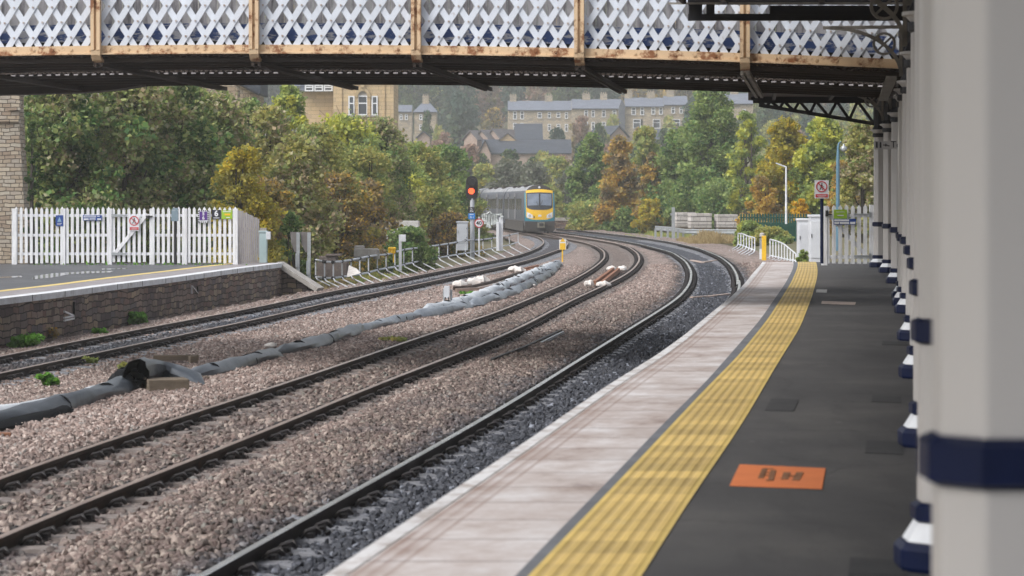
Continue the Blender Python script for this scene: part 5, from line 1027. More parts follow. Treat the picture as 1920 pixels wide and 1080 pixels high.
# ------------------------------------------------------------------ train
tr = None
Pf = TR(1012, 437.5, 0.0); sc = 1.0
def frontz(x, z): return (0.0 if z < 1.7 else .22*(z-1.7)+.28*max(0, z-2.9)**1.5)+.22*(x/1.25)**2+.5*max(0, 1.0-z)**2*0
half = [(1.16, .55), (1.25, .95), (1.27, 1.6), (1.26, 2.2), (1.2, 2.8), (1.06, 3.15), (.85, 3.38), (.55, 3.52), (.2, 3.58)]
half = [(x*.91, z) for x, z in half]
ring = [(-x, z) for x, z in half]+[(x, z) for x, z in half[::-1]]
train = thing('train', 'grey and yellow fronted passenger train coming round the left curve', 'train', Pf)
class Fr:   # local frame of one carriage: y runs back from the nose
    def __init__(s, p, ang): s.p = Vector(p); s.a = ang; s.u = Vector((math.cos(ang), math.sin(ang), 0)); s.v = Vector((-math.sin(ang), math.cos(ang), 0))
    def __call__(s, x, y, z): return s.p+s.u*x+s.v*y+Vector((0, 0, z))
MT['trainside'] = M('dark_grey_train_paint', (.085, .10, .135), (.06, .07, .10), 1.2, .4, .1, .1, .002, stretch=(1, 1, .3), c3=(.15, .155, .175))
MT['trainroof'] = M('pale_dusty_roof', (.34, .35, .37), (.22, .22, .24), .8, .5, 0, .2, .004)
MT['trainyel'] = M('warning_yellow', (.82, .5, .015), (.75, .44, .02), 2, .4)
MT['trainteal'] = M('teal_blue_livery', (.03, .22, .3), (.025, .17, .24), 2, .4)
MT['underframe'] = M('grimy_underframe', (.03, .027, .025), (.05, .045, .04), 3, .8)
A1, A2, A3 = math.radians(4.0), math.radians(5.9), math.radians(9)
f1 = Fr(Pf, A1); f2 = Fr(f1(0, 22.9, 0), A2); f3 = Fr(f2(0, 22.9, 0), A3)
def carriage(fr, nose):
    b = MB(); n = len(ring); Ls = [None, 22.5]; fx = (lambda x, z: frontz(x, z)) if nose else (lambda x, z: 0.25)
    S0 = [fr(x, fx(x, z), z) for x, z in ring]; S1 = [fr(x, 22.5, z) for x, z in ring]; b.v = S0+S1
    for i_ in range(n-1): z = (ring[i_][1]+ring[i_+1][1])/2; b.f.append([i_, i_+n, i_+n+1, i_+1]); b.m.append(1 if z > 3.0 else 0)
    b.f.append([n-1, 2*n-1, n, 0]); b.m.append(0); b.f.append(list(range(n, 2*n))); b.m.append(0)
    if nose:   # face surface, row by row
        o = len(b.v); zs = [.55, .95, 1.3, 1.6, 2.0, 2.4, 2.8, 3.0, 3.15, 3.3, 3.38, 3.46, 3.52, 3.58]; nx = 9
        wz = lambda z: float(np.interp(z, [p[1] for p in half], [p[0] for p in half]))
        for z in zs:
            for q in range(nx): x = wz(z)*(q/(nx-1)*2-1); b.v.append(fr(x, frontz(x, z)-.002, z))
        for r_ in range(len(zs)-1):
            for q in range(nx-1): b.f.append([o+r_*nx+q, o+r_*nx+q+1, o+(r_+1)*nx+q+1, o+(r_+1)*nx+q]); b.m.append(2 if zs[r_] >= 3.1 else 0)
    else: b.f.append(list(range(n))[::-1]); b.m.append(0)
    car = b.build('carriage', [MT['trainside'], MT['trainroof'], MT['underframe']], train, smooth=True)
    b = MB(); b.box(fr(0, 11.2, .15), (2.3, 20, .75), fr.a, bottom=True); b.build('underframe', MT['underframe'], car)
    for y in (3.2, 19):
        b = MB()
        for dy in (-1.3, 1.3):
            for sx in (-.75, .75): b.tube([fr(sx-.07, y+dy, .42), fr(sx+.07, y+dy, .42)], .42, 18)
        b.box(fr(-.9, y, .42), (.12, 3.3, .35), fr.a); b.box(fr(.9, y, .42), (.12, 3.3, .35), fr.a); b.build('bogie', MT['underframe'], car)
    for sd in (-1, 1):
        xs_ = [3.2+1.9*k for k in range(10)] if nose else [1.2+1.9*k for k in range(11)]
        for k, y in enumerate(xs_):
            door = k in ((3, 7) if nose else (2, 7)); b = MB()
            if door: b.box(fr(sd*1.155, y+.6, 1.0), (.03, 1.3, 2.0), fr.a, bottom=True); b.build('door', M_door, car); b = MB(); b.box(fr(sd*1.172, y+.3, 1.75), (.012, .38, .95), fr.a, bottom=True); b.box(fr(sd*1.172, y+.9, 1.75), (.012, .38, .95), fr.a, bottom=True); b.build('door_window', MT['glassT'], car)
            else: b.box(fr(sd*1.150, y+.6, 1.72), (.02, 1.45, .85), fr.a, bottom=True); b.build('window', MT['glassT'], car)
    for y in (5, 12, 17): b = MB(); b.box(fr(-.4, y, 3.45), (.7, 1.8, .16), fr.a, bottom=True); b.build('roof_unit', MT['underframe'], car)
    return car
M_door = M('train_door_paint', (.22, .22, .25), (.17, .17, .2), 2, .4)
carriage(f1, True); carriage(f2, False); carriage(f3, False)
def face(name, m, zlo, zhi, x0, x1, off=.02, nx=12, nz=6):
    b = MB(); 
    for i_ in range(nx+1):
        x = x0+(x1-x0)*i_/nx
        for j in range(nz+1): z = zlo(x)+(zhi(x)-zlo(x))*j/nz; b.v.append(f1(x, frontz(x, z)-off, z))
    for i_ in range(nx):
        for j in range(nz): a = i_*(nz+1)+j; b.f.append([a, a+nz+1, a+nz+2, a+1]); b.m.append(0)
    return b.build(name, m, train, smooth=True)
wq = lambda z: float(np.interp(z, [p[1] for p in half], [p[0] for p in half]))
face('nose_panel', MT['trainyel'], lambda x: 1.0+.12*abs(x)**3, lambda x: 3.26-.13*(x/1.1)**2, -1.0, 1.0, .018)
face('corner_panel', MT['trainteal'], lambda x: .93+.0*x, lambda x: 3.0, -1.11, -.99, .012, 3); face('corner_panel', MT['trainteal'], lambda x: .93+.0*x, lambda x: 3.0, 0.99, 1.11, .012, 3)
face('lower_edge', MT['trainteal'], lambda x: .88+.04*x*x, lambda x: .99+.2*abs(x)**3, -1.09, 1.09, .022, 12, 2)
face('windscreen', MT['glassT'], lambda x: 1.74+.2*abs(x)**4, lambda x: 3.03-.06*x*x, -.97, .97, .035)
pane = M('painted_pane_reflection', (.2, .24, .31), (.11, .135, .18), 1.6, .15)  # windscreen reflection painted in as a pale pane colour
for a, b2 in ((-.89, -.05), (.06, .89)): face('window_pane_reflection', pane, lambda x: 2.08-.04*abs(x), lambda x: 2.94-.05*x*x, a, b2, .045, 6, 4)
b = MB(); b.beam(f1(-.02, frontz(0, 2)-.06, 1.9), f1(.22, frontz(0, 2.5)-.06, 2.45), .03, .03); b.beam(f1(.0, frontz(0, 2)-.06, 1.9), f1(-.25, frontz(0, 2.4)-.06, 2.35), .03, .03); b.build('wipers', MT['black'], train)
for sd in (-1, 1): 
    hl = face('headlight', MT['white'], lambda x: 1.12+.1*(abs(x)-.55), lambda x: 1.38+.5*(abs(x)-.55), *sorted((sd*.52, sd*.95)), .03, 4, 3); b = MB(); b.tube([f1(sd*.73, frontz(.73, 1.3)-.035, 1.3), f1(sd*.73, frontz(.73, 1.3)-.05, 1.3)], .1, 12); b.build('lamp', M('headlight_lens', (.5, .5, .55), (.35, .35, .4), 9, .2), train)
b = MB(); b.box(f1(0, frontz(0, 1.25)-.022, 1.3), (.24, .012, .14), A1); b.build('emblem', MT['palecab'], train); b = MB(); b.box(f1(-.42, frontz(.4, 1.2)-.03, 1.2), (.07, .012, .18), A1); b.build('vent', MT['black'], train)
b = MB(); b.box(f1(0, .1, .25), (2.2, .5, .6), A1, bottom=True); b.box(f1(0, -.05, .12), (1.9, .3, .3), A1, bottom=True); b.build('valance', MT['underframe'], train); b = MB(); b.box(f1(.08, -.25, .62), (.5, .5, .42), A1); b.build('coupler', M('dusty_coupler', (.26, .24, .18), (.12, .11, .1), 8, .7), train); b = MB(); b.box(f1(.08, -.52, .66), (.3, .06, .2), A1); b.build('coupler_face', MT['black'], train)
b = MB(); b.tube([f1(0, frontz(0, 3.4)-.02, 3.4), f1(0, frontz(0, 3.4)-.05, 3.4)], .09, 10); b.build('marker_lamp', MT['white'], train)
# ------------------------------------------------------------------ vegetation
def leaf_cloud(centres, radii, n_each, size, seed, flat=.75, droop=0.0):
    r = np.random.default_rng(seed); C, Sx = [], []
    for c, rad, n in zip(centres, radii, n_each):
        d = r.normal(size=(n, 3)); d /= np.linalg.norm(d, axis=1)[:, None]; q = r.random(n)**.45
        q = q*(1+.35*np.sin(d[:, 0]*5+c[0]*3)*np.sin(d[:, 1]*4+c[1]*7)*np.cos(d[:, 2]*6))
        C.append(np.array(c)+d*q[:, None]*np.array([rad, rad, rad*flat])); 
    P = np.concatenate(C); n = len(P)
    a = r.normal(size=(n, 3)); a[:, 2] = a[:, 2]*.6-droop; a /= np.linalg.norm(a, axis=1)[:, None]
    bq = r.normal(size=(n, 3)); nb = np.cross(a, bq); nb /= np.linalg.norm(nb, axis=1)[:, None]
    s = size*(.4+1.3*r.random(n)**1.6)[:, None]; w = .3+.3*r.random(n)[:, None]
    v = np.stack([P-a*s*.5, P+nb*s*w-a*s*.05, P+a*s*.55, P-nb*s*w-a*s*.05], 1).reshape(-1, 3)
    return v, np.arange(4*n).reshape(-1, 4)
def make_tree(W_, H, seed, n_leaf, size, low=.15, nclump=30, stems=1, spread=.5, top_taper=.5, depth=.8):
    """Crown clumps in a loose envelope W_ wide and H high, a trunk and a limb to many clumps. Origin at the foot."""
    r = np.random.default_rng(seed); cs, rs = [], []
    z0, z1 = H*low, H
    for k in range(nclump):
        f = (k+.5)/nclump; z = z0+(z1-z0)*(.04+.92*f); e = math.sin(math.pi*min(.98, (.12+f*.86)**.8))**.7 if low > .1 else (1-f**2.2)**.55
        e = max(.18, e)*(1-top_taper*.35*f); a = k*2.4+r.uniform(-.5, .5); q = W_*.5*e*math.sqrt(r.uniform(.1, 1.0))*.80
        rad = W_*r.uniform(.13, .23)*(1-.3*f); cs.append((q*math.cos(a), q*math.sin(a)*depth, min(z, H-rad*.8))); rs.append(rad)
    n_each = [max(8, int(n_leaf*(x**2)/sum(y**2 for y in rs))) for x in rs]
    v, q = leaf_cloud(cs, rs, n_each, size, seed+1)
    b = MB(); tw = max(.05, H*.018)
    for s in range(stems):
        dx, dy = (r.uniform(-.25, .25)*W_*.5 if stems > 1 else 0), (r.uniform(-.2, .2)*W_*.5 if stems > 1 else 0)
        trunk = [Vector((dx*.3, dy*.3, -.4)), Vector((dx*.5, dy*.5, H*.2)), Vector((dx*.8+r.uniform(-.1, .1), dy, H*.5)), Vector((dx, dy, H*.86))]; b.tube(trunk, [tw*1.25, tw, tw*.65, tw*.15], 7)
        for k in range(s, nclump, stems*2):
            c = Vector(cs[k]); st = Vector((dx*.7, dy*.7, max(H*.12, c.z-H*.22))); b.tube([st, st.lerp(c, .5)+Vector((0, 0, -.04*H)), c], [tw*.4, tw*.25, tw*.08], 5, caps=False)
    for c, rad in zip(cs, rs):   # bare twigs reaching out of each clump
        for k in range(4):
            d = Vector((r.normal(), r.normal(), r.normal()*.8+.5)).normalized(); c_ = Vector(c); b.tube([c_, c_+d*rad*.7, c_+d*rad*r.uniform(1.05, 1.35)+Vector((0, 0, .05*rad))], [tw*.14, tw*.1, tw*.04], 3, caps=False)
    return v, q, b
def tree(label, px, ytop, wpx, Y, leaf, group=None, seed=None, n=9000, size=.16, low=.05, nclump=34, bark='bark', stems=1, name='tree', cat='tree', zbase=None, depth=.8, taper=.5):
    X = (px-CX)*Y/F; zb_ = gzf(X, Y) if zbase is None else zbase; H = W(px, ytop, Y).z-zb_; Wm = wpx*Y/F*(1.38 if low < .03 else 1.2); taper = .15 if low < .03 else taper; seed = seed if seed is not None else int(px*7+ytop)
    v, q, b = make_tree(Wm, H, seed, int(n*2.0), size*.92, low, nclump, stems, depth=depth, top_taper=taper)
    t = thing(name, label, cat, (X, Y, zb_), group); t['_o'] = (0, 0, 0)
    raw_mesh('crown', v, q, LF[leaf], False, t); b.build('trunk', MT[bark], t)
    return t
TREES = [ # label, px, ytop, wpx, Y, leaf, n, size, low, nclump
 ('dark green sycamore with yellow sprays, directly right of the tall stone wall', 112, 128, 205, 84, 'sycamore', 15000, .17, .02, 44),
 ('sycamore thick with pinkish seed clusters above the left picket fence', 235, 120, 210, 86, 'tansycamore', 16000, .16, .02, 46),
 ('mixed green and tan sycamore behind the picket gate', 330, 130, 200, 88, 'sycamore', 16000, .16, .02, 46),
 ('tan seeded sycamore left of the dark slate roof', 400, 165, 170, 92, 'tansycamore', 13000, .16, .02, 40),
 ('low yellow olive bush rising behind the right end of the picket fence', 455, 268, 130, 79.5, 'yellow', 8500, .11, .0, 30),
 ('brownish green tree between the slate roof and the sandstone building', 500, 195, 150, 97, 'brown', 12000, .16, .02, 36),
 ('tall green tree hiding the left part of the sandstone building', 545, 150, 130, 118, 'greenyellow', 9000, .18, .05, 34),
 ('dark brown shrubby tree left of the orange tinted bush', 560, 250, 140, 90, 'brown', 10000, .14, .0, 34),
 ('green and yellow tree in front of the sandstone building windows', 640, 208, 190, 122, 'greenyellow', 13000, .18, .02, 40),
 ('orange tinted hawthorn bush behind the concrete slabs', 628, 318, 140, 97, 'rust', 11000, .12, .0, 36),
 ('mauve brown tree below the right edge of the sandstone building', 715, 216, 130, 126, 'tansycamore', 10000, .17, .02, 34),
 ('rust brown bush above the low pale block structure', 690, 335, 100, 112, 'rust', 7500, .14, .0, 28),
 ('green tree with pale tips left of the signal', 775, 262, 140, 140, 'olive', 11000, .18, .02, 38),
 ('olive tree on the bank just left of the red signal', 838, 268, 100, 165, 'green', 9000, .2, .02, 32),
 ('brown and yellow bush on the bank behind the grey cabinet', 800, 345, 130, 132, 'olive', 8500, .15, .0, 30),
 ('small orange brown bush behind the two grey sign backs', 500, 330, 110, 83, 'rust', 7000, .11, .0, 26),
 ('young bright green sapling behind the two grey sign backs', 548, 392, 62, 81, 'green', 2600, .10, .0, 16),
 ('dark green bush behind the slim white box post', 768, 422, 85, 103, 'green', 4200, .12, .0, 22),
 ('yellow leaved shrub tuft above the pale slabs', 668, 372, 70, 104, 'yellow', 3000, .12, .0, 16),
 ('brown bush at the foot of the signal post', 845, 396, 90, 128, 'rust', 4500, .14, .0, 20),
 ('green and tan shrub mass under the dark slate roof', 462, 182, 150, 102, 'sycamore', 12000, .15, .0, 38),
 ('yellowish green shrub mass between the slate roof and the tall green tree', 585, 228, 150, 108, 'olive', 11000, .15, .0, 36),
 ('olive shrub mass filling the bank left of the mauve brown tree', 675, 268, 150, 118, 'olive', 10000, .15, .0, 34),
 ('green shrub mass on the bank below the pale tipped tree', 748, 292, 150, 133, 'greenyellow', 10000, .16, .0, 34),
 ('tan green shrub mass low on the bank behind the junction posts', 600, 345, 130, 101, 'olive', 8500, .13, .0, 30),
 ('low brown green shrub on the bank just above the cable barrier', 722, 372, 110, 121, 'tansycamore', 6500, .13, .0, 26),
 ('dull green shrub above the grey cabinet near the signal', 872, 330, 70, 172, 'olive', 5000, .18, .0, 24),
 # right-hand side
 ('tall dark green tree topping out near the far canopy edge', 1335, 152, 135, 186, 'green', 17000, .22, .05, 50),
 ('broad green tree to the left of the tallest tree on the right', 1278, 236, 120, 190, 'green', 13000, .22, .04, 40),
 ('round green tree left of the golden one near the track', 1108, 247, 95, 205, 'green', 7000, .26, .06, 30),
 ('golden orange birch left of centre on the right bank', 1160, 252, 90, 196, 'orange', 6500, .24, .08, 30),
 ('yellow green tree right behind the golden birch', 1210, 232, 80, 212, 'olive', 6500, .24, .06, 28),
 ('orange yellow tree right of the golden birch', 1222, 285, 60, 190, 'orange', 4500, .22, .04, 22),
 ('slender open tree with bare pale stems right of the tallest tree', 1400, 205, 90, 172, 'greenyellow', 5200, .2, .12, 26),
 ('bright yellow green maple behind the thin white lamp', 1475, 218, 120, 152, 'yellow', 8500, .2, .1, 34),
 ('green and yellow maple behind the no entry sign on the navy post', 1545, 215, 120, 150, 'greenyellow', 9000, .2, .12, 34),
 ('tan green tree filling the gap left of the columns', 1618, 222, 110, 122, 'brown', 8500, .18, .03, 32),
 ('orange amber shrub below the yellow maple', 1430, 328, 70, 146, 'orange', 3600, .16, .0, 18),
 ('small pure golden yellow tree above the green palisade fence', 1500, 371, 44, 137, 'golden', 1800, .13, .0, 14),
 ('orange leaved tree right of the navy sign post', 1580, 300, 70, 138, 'orange', 3600, .16, .0, 18),
 ('bushy green thicket at the foot of the tallest right tree', 1360, 330, 120, 182, 'green', 7000, .18, .0, 28),
 ('dark stemmed hazel thicket behind the block pallets', 1290, 335, 120, 188, 'green', 6500, .22, .0, 26),
 ('green bramble bush between the pallets and the palisade fence', 1404, 412, 50, 130, 'greenyellow', 6000, .13, .0, 20),
 ('bramble sprawling before the palisade fence', 1444, 424, 60, 129, 'olive', 7200, .12, .0, 24),
 ('low leafy bush at the foot of the pale grey cabinets', 1507, 469, 22, 77, 'greenyellow', 700, .09, .0, 10),
 ('low bushes along the bank right of the stone parapet', 1120, 372, 110, 200, 'olive', 5500, .24, .0, 24),
 ('green hedge bush beyond the near track curve', 1195, 385, 120, 195, 'green', 5500, .24, .0, 24),
 ('yellow tinted bush at the left end of the crash barrier', 1222, 372, 60, 187, 'yellow', 3200, .22, .0, 18),
]
for lb, px, yt, w, Y, lf, n, sz, low, nc in TREES:
    tree(lb, px, yt, w, Y, lf, None, None, n, sz, low, nc, 'barkpale' if 'pale' in lb or 'birch' in lb else 'bark', 3 if low == 0 or 'stem' in lb else 1, zbase=(-.4 if lb.startswith('low leafy') else None))
for k, (px, yt, w, Y) in enumerate([(905, 305, 80, 250), (950, 295, 90, 265), (1000, 300, 90, 255), (1045, 290, 80, 270), (925, 340, 80, 235), (985, 345, 80, 238), (1030, 345, 70, 232), (1075, 310, 70, 245), (880, 300, 70, 262), (1150, 300, 80, 262), (855, 330, 60, 240)]):
    tree(('hazy grey green birch in the thin wood behind the train'), px, yt, w, Y, 'grey' if k % 3 else 'olive', 'thin wood behind the train', 300+k, 3600, .28, .05, 26, 'barkpale', 2)
# hillside trees: five shapes, copied
protos = {}
def proto(kind, leaf, seed, W_=11, H=13, n=2200, size=.75, taper=.5):
    v, q, b = make_tree(W_, H, seed, n, size, .04, 26, 1, top_taper=taper); o = raw_mesh('crown', v, q, LF[leaf]); m = o.data; bpy.data.objects.remove(o); o = b.build('trunk', MT['bark']); m2 = o.data; bpy.data.objects.remove(o); protos.setdefault(kind, []).append((m, m2, H, W_))
for i_ in range(2): proto('green', 'hillgreen', 900+i_); proto('blue', 'hillblue', 910+i_, 10, 14)
proto('orange', 'hillorange', 920); proto('pink', 'hillpink', 930); proto('olive', 'olive', 940)
LBL = {'green': 'green broadleaf tree', 'blue': 'dark blue green tree', 'orange': 'orange autumn tree', 'pink': 'pinkish bare looking tree', 'olive': 'olive yellow tree'}
def hilltree(kind, X, Y, s, where, k, z=None):
    m, m2, H, _ = protos[kind][k % len(protos[kind])]; p = (X, Y, gzf(X, Y)-.3 if z is None else z)
    t = thing('tree', f'{LBL[kind]} {where}', 'tree', p, f'{LBL[kind]}s {where}'); t.rotation_euler.z = rnd.uniform(0, 6.28); t.scale = (s, s, s*rnd.uniform(.85, 1.15))
    for nm, d in (('crown', m), ('trunk', m2)): o = bpy.data.objects.new(nm, d); COL.objects.link(o); o.parent = t
k = 0
for Y in np.arange(535, 800, 26):
    for px in np.arange(520, 1720, 10.0*4533/Y*.8):
        if rnd.random() < .12: continue
        pxx = px+rnd.uniform(-20, 20); yy = Y+rnd.uniform(-10, 10); k += 1; u = rnd.random()
        kind = 'orange' if 1190 < pxx < 1345 and yy < 640 else ('blue' if u < .35 else 'green' if u < .75 else 'olive' if u < .84 else 'pink' if u < .94 else 'orange')
        hilltree(kind, (pxx-CX)*yy/F, yy, rnd.uniform(.9, 1.45), 'in the wood covering the top of the hill', k)
def htop(kind, px, ytop, wpx, Y, where):   # placed so that its top reaches the given height
    m, m2, H, Wm = protos[kind][0]; X = (px-CX)*Y/F; zb_ = gzf(X, Y); h = W(px, ytop, Y).z-zb_; t = thing('tree', f'{LBL[kind]} {where}', 'tree', (X, Y, zb_-.2)); t.rotation_euler.z = px; s = wpx*Y/F/Wm; t.scale = (s, s, h/H*1.02)
    for nm, d in (('crown', m), ('trunk', m2)): o = bpy.data.objects.new(nm, d); COL.objects.link(o); o.parent = t
for a in [('blue', 862, 172, 100, 440, 'standing large between the white house and the long terrace'), ('green', 800, 205, 40, 430, 'beside the white gabled house'), ('olive', 822, 232, 50, 400, 'with orange tips below the large dark tree'), ('orange', 925, 200, 70, 470, 'at the left end of the long terrace'), ('pink', 1090, 215, 75, 400, 'in front of the right half of the long terrace'), ('blue', 1045, 237, 60, 405, 'below the middle of the long terrace'), ('olive', 1150, 212, 50, 425, 'against the dark gable of the long terrace'), ('green', 1125, 228, 50, 390, 'left of the dark gable'), ('olive', 1255, 215, 60, 430, 'in front of the right terrace doors'), ('blue', 1300, 180, 60, 460, 'at the right end of the right terrace'), ('pink', 1275, 235, 40, 400, 'low in front of the right terrace'), ('green', 1245, 238, 50, 395, 'under the right terrace bay window'), ('pink', 700+135, 245, 60, 385, 'left of the brown tiled roofs'), ('green', 760, 190, 60, 520, 'behind the right corner of the sandstone building'), ('blue', 715+60, 165, 70, 560, 'high above the white gabled house'), ('orange', 1195, 236, 30, 385, 'beside the small gabled roof'), ('blue', 1090, 262, 50, 350, 'right of the lowest slate roof'), ('pink', 1055, 287, 60, 345, 'in front of the lowest slate roof end'), ('green', 1000, 291, 60, 338, 'in front of the lowest slate roof middle'), ('green', 905, 285, 60, 330, 'below the left gable of the lowest roof')]: htop(*a)
for k2, (px, Y) in enumerate([(x, y) for y in (320, 350, 395) for x in range(700, 1720, 62)]):
    if 880 < px < 1075 and Y > 330: continue
    hilltree(['green', 'olive', 'blue', 'pink'][k2 % 4], (px+rnd.uniform(-15, 15)-CX)*Y/F, Y, rnd.uniform(.45, .62), 'on the lower slope before the houses', k2)
for k2 in range(34):
    px, Y = 1300+rnd.uniform(0, 420), rnd.uniform(400, 520); hilltree(['green', 'blue', 'olive', 'green'][k2 % 4], (px-CX)*Y/F, Y, rnd.uniform(.55, .9), 'on the slope right of the shorter terrace', k2)
# weeds, grass tufts
def weed(label, px, py, wpx, hpx, leaf, n=420, dz=-.2, size=.07, name='weed', fn=None):
    g = TR(px, py, dz) if fn is None else fn; k_ = g.y/F; w, h = wpx*k_, hpx*k_; r = np.random.default_rng(int(px)); cs = [(r.uniform(-.36, .36)*w, r.uniform(-.2, .2)*w, h*r.uniform(.2, .7)) for _ in range(12)]
    v, q = leaf_cloud(cs, [w*.2]*12, [n//12]*12, size, int(px)+3, flat=min(1.2, h/w)); o = raw_mesh(name, v+np.array(g), q, LF[leaf]); return tag(o, label, 'plant')
weed('leafy green weed clump at the foot of the stone wall, leftmost one', 47, 655, 62, 32, 'fresh', 1100, size=.10)
weed('small green weed between wall and rail, second from the left', 187, 628, 30, 16, 'fresh', 420)
weed('leafy green weed clump under the end of the graffiti wall', 253, 609, 48, 30, 'fresh', 900, size=.09)
weed('green weed tuft between the left track and the pipes', 90, 722, 38, 26, 'fresh', 900, dz=-.12, size=.06)
weed('thin weed sprouting beside the left rail', 168, 688, 26, 22, 'olive', 300)
weed('sparse weed sprouting at the sleepers near the raised pipe', 232, 696, 24, 18, 'olive', 260)
weed('tiny weed between the rails of the left track', 106, 667, 16, 10, 'fresh', 160)
weed('low yellow green plant beside the trackside box', 878, 556, 30, 11, 'fresh', 380, dz=-.12)
weed('low moss patch beside the middle track', 735, 640, 55, 9, 'olive', 420, dz=-.08, size=.05)
weed('dry reddish stalks at the wall foot', 95, 640, 40, 40, 'rust', 360, size=.06)
weed('orange plant at the extreme left wall foot', 4, 652, 22, 40, 'orange', 300, size=.07)
tree('dark ivy climbing the right edge of the tall stone wall', 60, 215, 26, 75.0, 'hillgreen', None, 77, 3200, .09, .0, 22, zbase=LZ, name='ivy', cat='ivy')
def grass_patch(name, label, rect, Y, leaf, n, h, zf):
    r = np.random.default_rng(int(Y)+n); x = rect[0]+(rect[1]-rect[0])*r.beta(1.6, 1.6, n)*1.15-(rect[1]-rect[0])*.07; P = np.c_[(x-CX)*Y/F, Y+r.uniform(-6, 6, n), np.zeros(n)]; P[:, 2] = [zf(a, b_) for a, b_ in P[:, :2]]; d = r.normal(0, .12, (n, 2))
    hh = h*r.uniform(.25, 1.1, n)*(.55+.45*np.sin(x*.21+Y)*np.sin(x*.083+1))*np.clip(1.25-abs((x-rect[0])/(rect[1]-rect[0])-.5)*1.7, .15, 1); w = .02+.02*r.random(n); top = P+np.c_[d*hh[:, None]*2, hh]
    v = np.stack([P-np.c_[w, 0*w, 0*w], P+np.c_[w, 0*w, 0*w], top+np.c_[w*.3, 0*w, 0*w], top-np.c_[w*.3, 0*w, 0*w]], 1).reshape(-1, 3); o = raw_mesh(name, v, np.arange(4*n).reshape(-1, 4), LF[leaf]); tag(o, label, 'grass', None, 'stuff')
zg = lambda px, py, Y: (lambda a, b_: W(px, py, Y).z-(b_-Y)*0)
grass_patch('dry_grass', 'dry straw coloured grass bank below the crash barrier', (1285, 1385), 140, 'dry', 7500, .62, lambda a, b_: plane_z(a, b_)-.1)
grass_patch('grass', 'rough grass along the bank beside the crash barrier', (1180, 1300), 165, 'olive', 3500, .4, lambda a, b_: plane_z(a, b_)-.2)
grass_patch('grass', 'tufty grass and weeds at the foot of the cable barrier', (600, 800), 90, 'olive', 4500, .28, lambda a, b_: plane_z(a, b_)-.35)
grass_patch('dry_grass', 'straw coloured grass between the ramp and the rubble heap', (585, 700), 84, 'dry', 2500, .2, lambda a, b_: plane_z(a, b_)-.3)
grass_patch('grass', 'green weeds along the foot of the picket fence', (60, 440), 74.3, 'fresh', 900, .14, lambda a, b_: LZ if abs(b_-74.3) < .5 else LZ-.5)
# ------------------------------------------------------------------ buildings on the slope
def window(par, c, w, h, m_frame=None, ux=Vector((1, 0, 0)), sill=True, bars_=1):
    m_frame = m_frame or MT['white']; a = math.atan2(ux.y, ux.x); b = MB(); nrm = Vector((ux.y, -ux.x, 0)); 
    b.box(c+nrm*.03, (w, .06, .10), a) if False else None
    for dx in (-w/2, w/2): b.box(c+ux*dx+nrm*.05, (.12, .1, h+.1), a)
    for dz in (-h/2, h/2, h*.12): b.box(c+Vector((0, 0, dz))+nrm*.045, (w, .09, .11), a)
    for k_ in range(1, bars_): b.box(c+ux*(w*(k_/bars_-.5))+nrm*.04, (.09, .08, h), a)
    fr = b.build('window', m_frame, par); b = MB(); b.box(c+nrm*.012, (w, .03, h), a); b.build('pane', MT['glass'], fr)
    if sill: b = MB(); b.box(c+Vector((0, 0, -h/2-.12))+nrm*.08, (w+.25, .18, .12), a); b.build('sill', MT['concrete'], fr)
